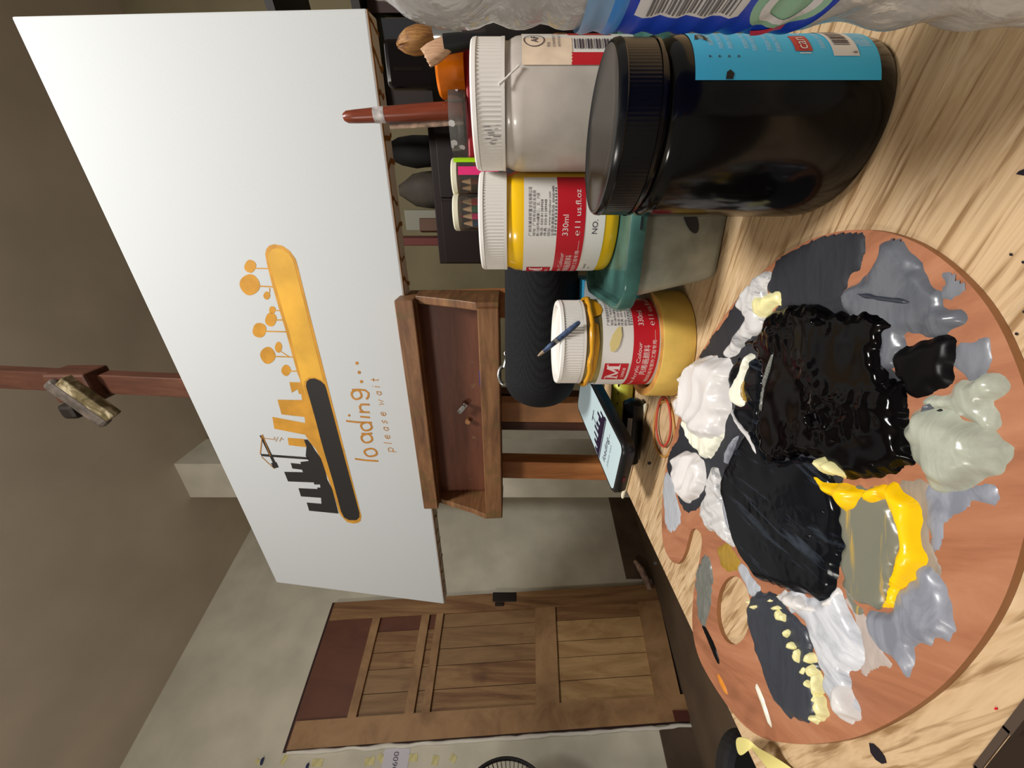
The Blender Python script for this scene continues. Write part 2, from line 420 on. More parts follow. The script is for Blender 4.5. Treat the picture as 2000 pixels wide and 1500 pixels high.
p = on_wall(985, 1166, 0.03); mb.box(p, (0.05, 0.012, 0.14), (WD, WN, Vector((0, 0, 1)))); p2 = on_wall(975, 1180, 0.034); mb.box(p2, (0.018, 0.016, 0.05), (WD, WN, Vector((0, 0, 1))))
mb.build('bolt', M['dark_metal'], door, bevel=0.003)
mb = MB(); p = on_wall(1330, 1398, 0.03); mb.box(p, (0.04, 0.012, 0.07), (WD, WN, Vector((0, 0, 1)))); mb.build('hinge', plain('rust', (84, 40, 28), 0.6), door)
# ragged plaster rim along the left door jamb
mb = MB()
pts = [on_wall(560 + (1352 - 560) * i / 60.0, 1466 + (1412 - 1466) * i / 60.0 + 5 + 3 * noise.noise((i * 0.37, 1, 2)), 0.006) for i in range(61)]
mb.tube(pts, [0.008 + 0.006 * abs(noise.noise((i * 0.9, 4, 2))) for i in range(61)], 6)
o = mb.build('trim_1', plain('plaster_rim', (226, 222, 210), 0.9), loc=tuple(pts[-1]), smooth=60); struct(o)
# stains and tape scraps on the wall by the fan: yellow tape bits and a paper note
spots = [((505, 1488), .012, .03), ((556, 1482), .03, .02), ((722, 1487), .02, .045), ((745, 1482), .018, .04), ((805, 1480), .02, .05), ((850, 1485), .025, .03), ((885, 1481), .02, .03), ((620, 1490), .02, .05)]
scrap_lab = ['small yellowed tape scrap nearest the ceiling', 'pale tape scrap left of the door top corner', 'tilted yellow tape scrap above the paper note', 'yellow tape scrap touching the upper end of the paper note', 'darkest yellow tape scrap touching the lower end of the paper note',
             'pale tape scrap between the note and the fan', 'yellow tape scrap nearest the black fan', 'long thin tape scrap between the door corner and the note']
M['scrap'] = plain('tape_scrap', (206, 196, 140), 0.7, var=0.08, vscale=40)
for (px, w, h), lb in zip(spots, scrap_lab):
    p = on_wall(px[0], px[1], 0.0012); mb = MB()
    tl = random.uniform(-0.6, 0.6); a = WD * math.cos(tl) + Vector((0, 0, 1)) * math.sin(tl); b = Vector((0, 0, 1)) * math.cos(tl) - WD * math.sin(tl)
    mb.box(p, (w * 1.3, 0.001, h), (a, WN, b))
    tag(mb.build('tape_scrap', M['scrap'], loc=tuple(p)), lb, 'tape', 'tape scraps on the wall beside the door')
p = on_wall(772, 1491, 0.0015); mb = MB(); mb.box(p, (0.10, 0.001, 0.12), (WD, WN, Vector((0, 0, 1))))
fn = lambda u, v: p + WD * (-v) * -1 * 0 + Vector((0, 0, 1)) * (u) * -1 * 0 + WD * u + Vector((0, 0, 1)) * v + WN * 0.0012
nt_ = mb
put_text(nt_, '10600', 0.034, -0.045, -0.01, fn, 1)
tag(nt_.build('paper_note', [plain('note_paper', (206, 202, 210), 0.7), M['text_dark']], loc=tuple(p)), 'pale paper note with handwritten number taped on the wall above the fan', 'note')
for px, lb in (((512, 1487), 'round blue pin high on the wall near the door top'), ((600, 1498), 'blue pin lower on the wall beside the tape scraps')):
    q = on_wall(px[0], px[1], 0.006); mb = MB(); mb.lathe([(0.0, -.004), (.012, -.003), (.014, 0), (.012, .003), (0, .004)], (0, 0, 0), 14, cap0=False, cap1=False)
    o = mb.build('wall_pin', plain('pin_blue', (40, 56, 120), 0.4), smooth=50); o.location = q; tag(o, lb, 'pin', 'blue pins on the wall')

# ---------------------------------------------------------------- table
e1 = Vector((0.935, -0.358, 0)).normalized(); e2 = Vector((0.358, 0.935, 0)).normalized()
TL0 = on_z(1225, 960, ZT); TL1 = on_z(1440, 1420, ZT); td = (TL0 - TL1).normalized()
e2 = Vector((td.x, td.y, 0)).normalized(); e1 = Vector((e2.y, -e2.x, 0))
FR = on_z(1955, 1460, ZT)
v0 = (FR - TL1).dot(e2); TO = TL1 + e2 * v0          # front-left corner
LB = (TL0 - TO).dot(e2) + 0.155; LE = 0.95
def tp(u, v, z=0.0): p = TO + e1 * u + e2 * v; return Vector((p.x, p.y, ZT + z))
table = thing('table', 'light oak desk in the foreground with paint spots and a dark cut edge', 'table', (TO.x, TO.y, 0))
mb = MB()
rim = [tp(0, 0), tp(LE, 0), tp(LE, LB), tp(0, LB)]
mb.prism([p - Vector((0, 0, .022)) for p in rim], rim)
for k in range(len(mb.m)): mb.m[k] = 1
mb.m[1] = 0
mb.build('tabletop', [M['table'], M['table_edge']], table)
mb = MB()
for k in range(46):       # chipped dark front edge
    a = k * 0.02; mb.box(tp(a + 0.01, 0.0008 + 0.0012 * noise.noise((k * 1.7, 0, 0)), -0.0005), (0.021, 0.0016 + 0.001 * noise.noise((k * 2.3, 5, 0)), 0.0022), (e1, e2, Vector((0, 0, 1))))
mb.build('edge_strip', M['table_edge'], table, label='dark chipped front edge')
for a, b in ((0.05, 0.06), (LE - .05, 0.06), (0.05, LB - .06), (LE - .05, LB - .06)):
    mb = MB(); c = tp(a, b); mb.box((c.x, c.y, (ZT - .022) / 2), (0.04, 0.04, ZT - .022), (e1, e2, Vector((0, 0, 1)))); mb.build('leg', M['leg'], table)
def spot(px, col):
    mb = MB(); mb.prism([on_z(x, y, ZT - .0002) for x, y in px][::-1], [on_z(x, y, ZT + .0004) for x, y in px][::-1])
    return mb.build('paint_spot', col, table)
M['spot'] = plain('spot_black', (24, 20, 30), 0.4)
spot([(1697, 1451), (1705, 1452), (1716, 1462), (1727, 1477), (1731, 1490), (1722, 1492), (1710, 1484), (1700, 1470)], M['spot'])
spot([(1984, 340), (1990, 334), (2000, 330), (2010, 336), (2000, 343)], M['spot'])
for x, y in ((1974, 497), (1998, 512), (1985, 652), (2000, 609), (1945, 1384), (1280, 1100), (1268, 905)):
    spot([(x + 3 * math.cos(a) * 1.2, y + 3 * math.sin(a)) for a in [k * 0.9 for k in range(7)]], M['spot'] if x != 1945 else M['label_red'])

# ---------------------------------------------------------------- palette
ZP = ZT + 0.0028
out_px = [(1668, 448), (1720, 450), (1780, 468), (1830, 497), (1880, 540), (1920, 585), (1955, 640), (1985, 710), (2004, 765), (2018, 830), (2024, 900), (2018, 970), (2002, 1040), (1982, 1116), (1954, 1188),
          (1910, 1260), (1850, 1332), (1790, 1380), (1730, 1416), (1670, 1442), (1610, 1452), (1550, 1454), (1490, 1444), (1450, 1416), (1418, 1376), (1382, 1320), (1362, 1280), (1352, 1232), (1352, 1188), (1356, 1140), (1366, 1096), (1371, 1062), (1370, 1044),
          (1364, 1036), (1356, 1031), (1349, 1036), (1344, 1056), (1338, 1080), (1328, 1099), (1318, 1102), (1306, 1090), (1296, 1068), (1292, 1036), (1293, 980), (1298, 920), (1310, 870), (1322, 830), (1337, 760), (1360, 704), (1379, 673), (1402, 635), (1432, 593), (1463, 555), (1493, 527), (1524, 500), (1554, 483), (1584, 466), (1630, 453)]
pal_poly = [on_z(x, y, ZP) for x, y in out_px]
def smooth_closed(P, it=2):
    for _ in range(it):
        Q = []
        for i in range(len(P)):
            a, b = P[i], P[(i + 1) % len(P)]
            Q += [a * .75 + b * .25, a * .25 + b * .75]
        P = Q
    return P
pal_s = smooth_closed(pal_poly, 2)
pal = thing('paint_palette', 'brown wooden artist palette with a thumb hole smeared with wet paint', 'palette', tuple(Vector((pal_poly[0].x, pal_poly[0].y - .03, ZT))))
hc = on_z(1433, 1192, ZP); hole_px = [(1433 + 33 * math.cos(a), 1192 + 67 * math.sin(a)) for a in [k * math.pi / 16 for k in range(32)]]
hole = [on_z(x, y, ZP) for x, y in hole_px]
mb = MB()
bm = bmesh.new()
def loop(bm_, pts):
    vv = [bm_.verts.new(p) for p in pts]; return vv, [bm_.edges.new((vv[i], vv[(i + 1) % len(vv)])) for i in range(len(vv))]
ov, oe = loop(bm, pal_s); hv, he = loop(bm, hole)
r_ = bmesh.ops.triangle_fill(bm, use_beauty=True, edges=oe + he, normal=(0, 0, 1))
def pin(pt, poly):
    ins = False; n = len(poly)
    for i in range(n):
        a, b = poly[i], poly[i - 1]
        if (a.y > pt.y) != (b.y > pt.y) and pt.x < (b.x - a.x) * (pt.y - a.y) / (b.y - a.y) + a.x: ins = not ins
    return ins
for f in [f for f in bm.faces if pin(f.calc_center_median(), hole)]: bm.faces.remove(f)
for f in bm.faces:
    if f.normal.z < 0: f.normal_flip()
bm.verts.index_update()
vs = [v.co.copy() for v in bm.verts]; fs = [tuple(v.index for v in f.verts) for f in bm.faces]
mb.add(vs, fs, 0); mb.add([v - Vector((0, 0, .0026)) for v in vs], [f[::-1] for f in fs], 0)
def wall_strip(P):
    n = len(P); mb.add(P + [p - Vector((0, 0, .0026)) for p in P], [(i, (i + 1) % n, n + (i + 1) % n, n + i) for i in range(n)], 1)
wall_strip(pal_s); wall_strip(hole); bm.free()
mb.build('board', [M['pal'], M['pal_edge']], pal)

PO = np.array([(p.x, p.y) for p in pal_s])
def sdist(poly, X, Y):
    """signed distance, positive inside"""
    n = len(poly); d = np.full(X.shape, 1e9); ins = np.zeros(X.shape, bool)
    for i in range(n):
        ax, ay = poly[i]; bx, by = poly[i - 1]
        ex, ey = bx - ax, by - ay; wx, wy = X - ax, Y - ay
        t = np.clip((wx * ex + wy * ey) / (ex * ex + ey * ey + 1e-15), 0, 1)
        d = np.minimum(d, (wx - ex * t) ** 2 + (wy - ey * t) ** 2)
        with np.errstate(divide='ignore', invalid='ignore'):
            c = ((ay > Y) != (by > Y)) & (X < (bx - ax) * (Y - ay) / (by - ay + 1e-15) + ax)
        ins ^= c
    d = np.sqrt(d); return np.where(ins, d, -d)
def paint_mat(name, c, rough=0.3, var=0.08, c2=None, sc=(60, 260, 60), rot=0.0, thr=(0.5, 0.6), coat=0.1, spec=0.4):
    m = wood(name, [(thr[0], c), (thr[1], c2)] if c2 else [(0.3, tuple(max(0, v * (1 - var)) for v in c)), (0.7, tuple(min(255, v * (1 + var)) for v in c))], scale=sc, rot=rot, rough=rough, dist=1.0, bump=0.0)
    m.node_tree.nodes['Principled BSDF'].inputs['Coat Weight'].default_value = coat
    m.node_tree.nodes['Principled BSDF'].inputs['Specular IOR Level'].default_value = spec
    m.node_tree.nodes['Principled BSDF'].inputs['Coat Roughness'].default_value = 0.12
    return m
def dab(px, mat_, h, label, base=0.0, ridge=0.5, rag=0.0022, edge=0.004, ang=0.0, freq=90.0, stretch=3.0, step=0.0011, seed=0, clip=True, lump=0.0, zpx=None, peaks=0.0, calm=0.0):
    poly = [on_z(x, y, ZP + (zpx or 0)) for x, y in px]
    poly = smooth_closed(poly, 1); P2 = np.array([(p.x, p.y) for p in poly])
    x0, y0 = P2.min(0) - .003; x1, y1 = P2.max(0) + .003
    nx = max(4, int((x1 - x0) / step)); ny = max(4, int((y1 - y0) / step))
    X, Y = np.meshgrid(np.linspace(x0, x1, nx), np.linspace(y0, y1, ny), indexing='ij')
    S = sdist(P2, X, Y)
    ca, sa = math.cos(ang), math.sin(ang)
    N1 = np.zeros(X.shape); N2 = np.zeros(X.shape); N3 = np.zeros(X.shape)
    for i in range(nx):
        for j in range(ny):
            if S[i, j] < -0.004: continue
            x, y = X[i, j], Y[i, j]
            a = x * ca + y * sa; b = -x * sa + y * ca
            w = noise.noise((x * 30, y * 30, seed * 3.1)) * 0.6
            N1[i, j] = 1 - 2 * abs(noise.noise((a * freq / stretch + w, b * freq + w * 2, seed * 7.3)))
            N2[i, j] = noise.noise((x * 210, y * 210, seed * 1.7 + 9))
            N3[i, j] = noise.noise((x * 60, y * 60, seed * 5.7 + 3))
    if peaks or calm:
        for i in range(nx):
            for j in range(ny):
                if S[i, j] < -0.004: continue
                x, y = X[i, j], Y[i, j]
                mk = min(1, max(0, noise.noise((x * 38, y * 38, seed * 2.3 + 5)) * 2.4 - .12))
                N1[i, j] *= (1 - calm) + calm * mk
                pk = 1 - 2.2 * abs(noise.noise((x * 170, y * 170, seed + 11))); N1[i, j] += peaks * mk * max(0, pk) ** 2
    S = S + rag * (N2 + N3)
    prof = np.clip(S / edge, -1, 1); prof = np.where(prof > 0, np.sin(prof * math.pi / 2), prof * 0.6)
    H = prof * (h * (1 + lump * N3) + base) + np.where(prof > 0, prof, 0) * h * ridge * N1
    H = np.where(S < 0, np.maximum(S * 1.2, -0.003), np.maximum(H, 0.0001) * 1.0)
    if clip: SP = sdist(PO, X, Y)
    vs, fs, idx = [], [], -np.ones(X.shape, int)
    keep = S > -0.0022
    if clip: keep &= SP > 0.0004
    for i in range(nx):
        for j in range(ny):
            if keep[i, j]:
                idx[i, j] = len(vs); vs.append((X[i, j], Y[i, j], ZP + H[i, j]))
    for i in range(nx - 1):
        for j in range(ny - 1):
            q = (idx[i, j], idx[i + 1, j], idx[i + 1, j + 1], idx[i, j + 1])
            if min(q) >= 0: fs.append(q)
    mb = MB(); mb.add(vs, fs)
    return mb.build('paint_dab', mat_, pal, smooth=180, label=label)
PM = {}
PM['char'] = paint_mat('paint_charcoal', (46, 47, 52), 0.5, coat=0.0, spec=.15)
PM['slate'] = paint_mat('paint_slate', (96, 99, 106), 0.28, c2=(74, 77, 84), sc=(40, 120, 40), thr=(0.45, 0.7))
PM['slate2'] = paint_mat('paint_slate_flat', (112, 114, 121), 0.45)
PM['black'] = paint_mat('paint_black', (5, 4, 5), 0.12, coat=0.0, spec=.15)
PM['blackm'] = paint_mat('paint_black_matte', (9, 8, 9), 0.35, coat=0, spec=.12)
PM['navy'] = paint_mat('paint_blue_black', (12, 14, 18), 0.14, c2=(70, 80, 94), sc=(12, 110, 40), rot=R(75), thr=(0.56, 0.80), coat=0.0, spec=.14)
PM['green'] = paint_mat('paint_grey_green', (164, 167, 152), 0.26)
PM['white'] = paint_mat('paint_white', (214, 210, 208), 0.28, var=0.02)
PM['lilac'] = paint_mat('paint_grey_white', (200, 198, 197), 0.35, c2=(120, 120, 122), sc=(40, 150, 40), rot=R(60), thr=(0.5, 0.68))
PM['cream'] = paint_mat('paint_cream', (226, 218, 160), 0.35, var=0.05)
PM['creamw'] = paint_mat('paint_cream_white', (228, 226, 208), 0.35, var=0.04)
PM['pale'] = paint_mat('paint_pale_grey', (204, 206, 211), 0.28, c2=(160, 163, 170), sc=(30, 90, 30), rot=R(70), thr=(0.42, 0.62))
PM['bluegrey'] = paint_mat('paint_blue_grey', (140, 143, 153), 0.35, c2=(118, 121, 132), sc=(40, 100, 40), thr=(0.42, 0.6))
PM['lightgrey'] = paint_mat('paint_light_grey', (166, 169, 176), 0.45)
PM['ochre'] = paint_mat('paint_ochre', (152, 120, 42), 0.4)
PM['olive'] = paint_mat('paint_olive_grey', (114, 114, 100), 0.3, c2=(196, 158, 50), sc=(10, 210, 40), rot=R(0), thr=(0.56, 0.70))
PM['leaf'] = paint_mat('paint_dark_grey', (102, 103, 97), 0.4, var=0.15)
PM['yellow'] = paint_mat('paint_yellow', (248, 198, 8), 0.26, c2=(206, 158, 10), sc=(40, 160, 40), thr=(0.55, 0.8))
PM['charb'] = paint_mat('paint_blue_charcoal', (52, 56, 65), 0.36, var=0.1)
PM['orange'] = paint_mat('paint_orange', (206, 128, 40), 0.4)
PM['tan'] = paint_mat('paint_tan_wash', (140, 126, 110), 0.5, var=0.08)
PM['wash'] = paint_mat('paint_grey_wash', (172, 158, 150), 0.5, var=0.06)

dab([(1379, 673), (1402, 640), (1450, 575), (1490, 545), (1480, 600), (1455, 640), (1436, 668), (1425, 692), (1400, 698), (1362, 702)], PM['char'], .0008, 'charcoal paint along the upper palette edge', ridge=.2, seed=1)
dab([(1500, 540), (1524, 498), (1560, 480), (1600, 460), (1660, 447), (1692, 452), (1698, 480), (1690, 512), (1675, 535), (1662, 546), (1656, 572), (1630, 596), (1600, 612), (1560, 606), (1520, 600), (1500, 570)], PM['char'], .0010, 'flat matte charcoal paint patch', ridge=.15, seed=2)
dab([(1869, 662), (1949, 658), (1940, 696), (1930, 725), (1904, 747), (1873, 730), (1862, 696)], PM['slate2'], .0007, 'thin flat grey patch', ridge=.2, seed=3)
dab([(1840, 540), (1858, 524), (1892, 548), (1888, 575), (1858, 600), (1836, 590)], PM['slate2'], .0006, 'small thin grey smear near the palette edge', ridge=.2, seed=31)
dab([(1717, 500), (1721, 474), (1755, 460), (1771, 487), (1797, 514), (1822, 542), (1842, 556), (1850, 590), (1884, 612), (1873, 643), (1843, 654), (1797, 654), (1770, 650), (1763, 676), (1740, 722), (1721, 715), (1728, 670), (1668, 626), (1640, 585), (1668, 559), (1706, 536)], PM['slate'], .0022, 'thick slate grey paint with small peaks', ridge=.35, freq=120, lump=.5, seed=4, ang=.6, peaks=3.0, calm=.8)
dab([(1806, 952), (1830, 945), (1890, 956), (1946, 948), (1962, 984), (1906, 980), (1886, 1000), (1846, 1016), (1842, 1060), (1822, 1070), (1810, 1010)], PM['bluegrey'], .0007, 'thin grey wash below the grey green heap', ridge=.2, seed=5)
dab([(1766, 930), (1800, 940), (1815, 960), (1816, 1080), (1830, 1130), (1800, 1120), (1775, 1040), (1755, 970)], PM['tan'], .0006, 'thin tan grey wash', ridge=.2, seed=51)
dab([(1744, 700), (1782, 675), (1828, 654), (1858, 652), (1877, 673), (1864, 704), (1869, 730), (1858, 756), (1812, 768), (1785, 780), (1755, 745)], PM['blackm'], .0022, 'smooth black tongue of paint', ridge=.25, seed=6)
dab([(1390, 695), (1440, 672), (1490, 640), (1510, 595), (1580, 585), (1650, 575), (1730, 600), (1745, 640), (1725, 700), (1760, 750), (1770, 860), (1768, 915), (1700, 930), (1640, 935), (1640, 1000), (1640, 1080), (1610, 1150), (1560, 1150), (1500, 1130), (1460, 1100), (1425, 1010), (1400, 930), (1370, 900), (1330, 905), (1322, 840), (1340, 800)], PM['char'], .0007, 'thin dark stain under the wet black paint', ridge=.2, seed=71, step=.0016)
dab([(1508, 600), (1516, 592), (1573, 598), (1630, 603), (1649, 595), (1672, 607), (1725, 606), (1746, 628), (1742, 658), (1731, 696), (1746, 726), (1773, 764), (1780, 810), (1776, 863), (1784, 901), (1767, 926), (1706, 941), (1649, 937), (1622, 900), (1592, 890), (1516, 908), (1490, 880), (1488, 810), (1496, 734), (1474, 680), (1455, 673), (1486, 650)], PM['black'], .0044, 'large wet black paint mass', ridge=.20, freq=110, stretch=2.0, lump=.25, edge=.005, seed=7, rag=.0030, peaks=2.0, calm=.97)
dab([(1493, 870), (1516, 900), (1592, 884), (1630, 915), (1642, 945), (1640, 965), (1648, 990), (1646, 1032), (1654, 1076), (1643, 1108), (1636, 1132), (1626, 1160), (1610, 1176), (1590, 1170), (1570, 1158), (1530, 1150), (1506, 1142), (1474, 1124), (1444, 1080), (1430, 1040), (1418, 992), (1408, 948), (1420, 910), (1450, 860), (1470, 830)], PM['navy'], .0034, 'smooth blue black paint pool', ridge=.09, freq=70, stretch=4, edge=.004, seed=8, ang=1.2, lump=.08, peaks=.7, calm=.97, rag=.0012)
dab([(1440, 700), (1475, 690), (1500, 720), (1500, 800), (1490, 850), (1460, 850), (1435, 800), (1428, 740)], PM['navy'], .0030, 'blue black streaks beside the white heap', ridge=.5, seed=81, ang=1.3)
dab([(1843, 772), (1873, 738), (1904, 742), (1934, 719), (1968, 742), (1966, 770), (1944, 790), (1945, 836), (1900, 830), (1850, 800), (1815, 800), (1801, 782)], PM['green'], .0028, 'flat grey green paint swipe', ridge=.45, freq=60, seed=9, ang=.3)
dab([(1778, 815), (1801, 790), (1850, 800), (1900, 822), (1945, 840), (1983, 868), (1990, 900), (1962, 926), (1904, 953), (1866, 968), (1822, 953), (1790, 900), (1774, 856)], PM['green'], .0068, 'thick grey green paint heap', ridge=.4, freq=42, stretch=2.5, edge=.009, seed=10, ang=-.5, lump=.3)
dab([(1300, 905), (1325, 850), (1345, 830), (1390, 885), (1402, 905), (1392, 960), (1364, 992), (1340, 1005), (1325, 980), (1320, 940), (1308, 930)], PM['char'], .0010, 'dark paint under the small white heap', ridge=.4, seed=11)
dab([(1298, 924), (1310, 920), (1318, 960), (1332, 1016), (1316, 1040), (1300, 1036), (1294, 970)], PM['lightgrey'], .0006, 'thin light grey smear at the palette tip', ridge=.3, seed=12)
dab([(1500, 526), (1512, 538), (1497, 570), (1503, 592), (1488, 612), (1502, 622), (1492, 645), (1472, 662), (1452, 690), (1425, 702), (1412, 692), (1440, 652), (1464, 612), (1440, 606), (1450, 575), (1475, 545)], PM['lilac'], .0026, 'marbled grey white streak at the palette edge', ridge=.7, freq=130, seed=13, rag=.002)
dab([(1474, 592), (1490, 575), (1526, 566), (1532, 592), (1512, 602), (1502, 626), (1480, 612)], PM['cream'], .0034, 'cream yellow dab', ridge=.6, seed=14, rag=.002)
dab([(1460, 690), (1477, 690), (1480, 712), (1464, 742), (1468, 780), (1472, 797), (1455, 802), (1438, 780), (1445, 740)], PM['creamw'], .0042, 'cream white ridge', ridge=.7, seed=15)
dab([(1335, 815), (1360, 830), (1400, 845), (1420, 835), (1414, 872), (1396, 884), (1386, 900), (1368, 884), (1348, 860)], PM['creamw'], .0040, 'cream white ragged edge of the heap', ridge=.6, seed=16, rag=.0025)
dab([(1360, 703), (1380, 693), (1410, 695), (1432, 703), (1440, 730), (1428, 760), (1434, 800), (1418, 832), (1420, 856), (1400, 866), (1376, 862), (1350, 832), (1334, 805), (1330, 780), (1346, 762), (1336, 738)], PM['white'], .0085, 'thick folded white paint heap', ridge=.55, freq=58, stretch=3.0, edge=.010, seed=17, ang=2.5, lump=.25, rag=.0014)
dab([(1370, 976), (1386, 956), (1384, 924), (1402, 905), (1412, 940), (1420, 1000), (1440, 1060), (1430, 1070), (1402, 1044), (1378, 1032)], PM['lilac'], .0030, 'grey white streaky smear', ridge=.7, freq=140, seed=18, ang=1.9)
dab([(1322, 905), (1326, 886), (1353, 879), (1376, 893), (1384, 924), (1381, 954), (1358, 982), (1341, 982), (1328, 943)], PM['white'], .0062, 'small folded white paint heap', ridge=.5, freq=80, stretch=4, edge=.006, seed=19, ang=2.3, rag=.0015)
dab([(1398, 1072), (1418, 1055), (1438, 1080), (1449, 1096), (1435, 1118), (1410, 1106)], PM['ochre'], .0008, 'ochre smear', ridge=.3, seed=20)
dab([(1382, 1080), (1392, 1108), (1390, 1160), (1384, 1212), (1374, 1230), (1362, 1196), (1359, 1124), (1368, 1096)], PM['leaf'], .0014, 'leaf shaped grey smear by the thumb hole', ridge=.5, seed=21, ang=-.5)
dab([(1370, 1218), (1376, 1220), (1398, 1262), (1407, 1297), (1402, 1297), (1386, 1256)], PM['blackm'], .0010, 'thin black line of paint', ridge=.2, edge=.001, rag=.0002, seed=22)
dab([(1446, 1094), (1466, 1122), (1492, 1156), (1470, 1166), (1462, 1150), (1446, 1120), (1436, 1112)], PM['lightgrey'], .0012, 'light grey smear above the thumb hole', ridge=.4, seed=23)
dab([(1462, 1180), (1478, 1152), (1510, 1154), (1538, 1184), (1570, 1220), (1588, 1248), (1584, 1280), (1604, 1308), (1592, 1340), (1608, 1380), (1596, 1410), (1570, 1416), (1530, 1394), (1506, 1360), (1494, 1312), (1474, 1260), (1460, 1212)], PM['charb'], .0020, 'long blue charcoal smear', ridge=.25, freq=70, seed=24, ang=-.6)
dab([(1522, 1154), (1562, 1158), (1590, 1174), (1622, 1170), (1630, 1140), (1648, 1150), (1652, 1184), (1672, 1212), (1688, 1252), (1684, 1288), (1656, 1332), (1680, 1380), (1680, 1408), (1652, 1410), (1628, 1382), (1608, 1340), (1604, 1292), (1580, 1244), (1568, 1212), (1540, 1188)], PM['pale'], .0026, 'pale grey and white swirled smear', ridge=.65, freq=55, stretch=3, seed=25, ang=-.9, lump=.3)
dab([(1520, 1156), (1560, 1160), (1592, 1182), (1626, 1174), (1636, 1150), (1648, 1160), (1640, 1190), (1606, 1206), (1560, 1196), (1535, 1178)], PM['white'], .0052, 'white ridge beside the blue black pool', ridge=.7, freq=80, seed=26, ang=.3)
dab([(1638, 1330), (1656, 1334), (1680, 1382), (1679, 1406), (1656, 1408), (1640, 1380)], PM['white'], .0050, 'white dab at the end of the pale smear', ridge=.5, seed=27, ang=-.6)
rz = random.Random(11)
for k_, (x, y, lx, ly) in enumerate(((1512, 1172, 9, 8), (1524, 1190, 12, 7), (1536, 1206, 6, 11), (1545, 1236, 8, 14), (1534, 1222, 5, 5), (1556, 1262, 9, 6), (1568, 1276, 6, 10), (1560, 1292, 5, 5), (1586, 1284, 8, 10), (1578, 1310, 5, 6), (1596, 1312, 6, 11), (1602, 1345, 7, 20), (1588, 1338, 4, 8), (1608, 1385, 9, 18), (1598, 1404, 7, 7), (1466, 1176, 5, 6), (1482, 1186, 8, 5))):
    pts = [(x + 1.35 * lx * math.cos(a) * rz.uniform(.35, 1.3), y + 1.35 * ly * math.sin(a) * rz.uniform(.35, 1.3)) for a in [i * math.pi / 4.5 for i in range(9)]]
    dab(pts, PM['cream'], .0030, 'pale yellow fleck of paint on the charcoal smear', ridge=.7, freq=160, rag=.0016, edge=.0016, seed=60 + k_, step=.0007)
dab([(1686, 1196), (1750, 1188), (1754, 1160), (1790, 1140), (1812, 1096), (1840, 1140), (1864, 1188), (1871, 1212), (1862, 1254), (1826, 1254), (1790, 1262), (1786, 1290), (1782, 1322), (1770, 1326), (1750, 1292), (1710, 1254)], PM['bluegrey'], .0022, 'blue grey smear beneath the yellow', ridge=.5, freq=65, seed=29, ang=-1.0)
dab([(1640, 968), (1690, 950), (1746, 978), (1768, 1040), (1760, 1100), (1742, 1174), (1710, 1190), (1672, 1174), (1645, 1132), (1650, 1072), (1645, 1032)], PM['olive'], .0022, 'flat olive grey patch streaked with yellow', ridge=.15, seed=30)
dab([(1584, 910), (1602, 924), (1634, 930), (1692, 962), (1690, 975), (1674, 1006), (1658, 1022), (1654, 992), (1630, 976), (1608, 956)], PM['yellow'], .0048, 'bright yellow ridge beside the black mass', ridge=.6, freq=90, seed=32, ang=-.3)
dab([(1698, 950), (1738, 946), (1744, 974), (1720, 985), (1698, 984)], PM['yellow'], .0038, 'small bright yellow bridge', ridge=.6, seed=33)
dab([(1738, 942), (1754, 942), (1768, 960), (1799, 976), (1810, 1004), (1800, 1056), (1818, 1096), (1800, 1124), (1768, 1146), (1752, 1158), (1760, 1188), (1714, 1186), (1732, 1174), (1744, 1136), (1756, 1100), (1768, 1060), (1760, 1020), (1738, 984)], PM['yellow'], .0052, 'long thick bright yellow band', ridge=.22, freq=80, stretch=4, seed=34, ang=1.4, rag=.0006)
dab([(1701, 1120), (1706, 1122), (1704, 1146), (1696, 1166), (1690, 1162), (1697, 1142)], PM['yellow'], .0034, 'short yellow fleck on the olive patch', ridge=.2, edge=.002, rag=.0004, seed=35)
dab([(1600, 897), (1620, 890), (1640, 890), (1652, 908), (1661, 930), (1645, 936), (1615, 920)], PM['cream'], .0072, 'pale cream leaf of paint on the black mass', ridge=.25, seed=36)
dab([(1474, 1336), (1480, 1336), (1496, 1376), (1509, 1420), (1505, 1422), (1492, 1384)], PM['creamw'], .0010, 'thin white stroke', ridge=.3, edge=.001, rag=.0003, seed=37)
dab([(1400, 1315), (1406, 1318), (1423, 1354), (1419, 1358), (1408, 1340)], PM['orange'], .0007, 'small orange stroke', ridge=.3, edge=.001, rag=.0003, seed=38)

rz = random.Random(5)
for k_, (x, y, lx, ly) in enumerate(((1612, 626, 22, 16), (1680, 656, 20, 13), (1588, 686, 24, 10), (1640, 690, 22, 9), (1745, 754, 14, 20), (1738, 784, 14, 16), (1600, 822, 12, 22), (1640, 862, 16, 12), (1690, 845, 14, 10), (1720, 905, 20, 10), (1560, 880, 14, 16))):
    pts = [(x + lx * math.cos(a) * rz.uniform(.6, 1.2), y + ly * math.sin(a) * rz.uniform(.6, 1.2)) for a in [i * math.pi / 5 for i in range(10)]]
    dab(pts, PM['black'], .0062, 'wet black peak standing on the black mass', ridge=.45, freq=170, stretch=1.6, rag=.0012, edge=.004, seed=80 + k_, ang=rz.uniform(0, 3), step=.0007)
for k_, (x, y, lx, ly) in enumerate(((1612, 1000, 22, 10), (1600, 1045, 18, 12), (1625, 1052, 14, 12))):
    pts = [(x + lx * math.cos(a) * rz.uniform(.6, 1.2), y + ly * math.sin(a) * rz.uniform(.6, 1.2)) for a in [i * math.pi / 5 for i in range(10)]]
    dab(pts, PM['navy'], .0050, 'wet blue black ripple near the yellow', ridge=.5, freq=170, stretch=2, rag=.001, edge=.004, seed=95 + k_, ang=rz.uniform(0, 3), step=.0007)
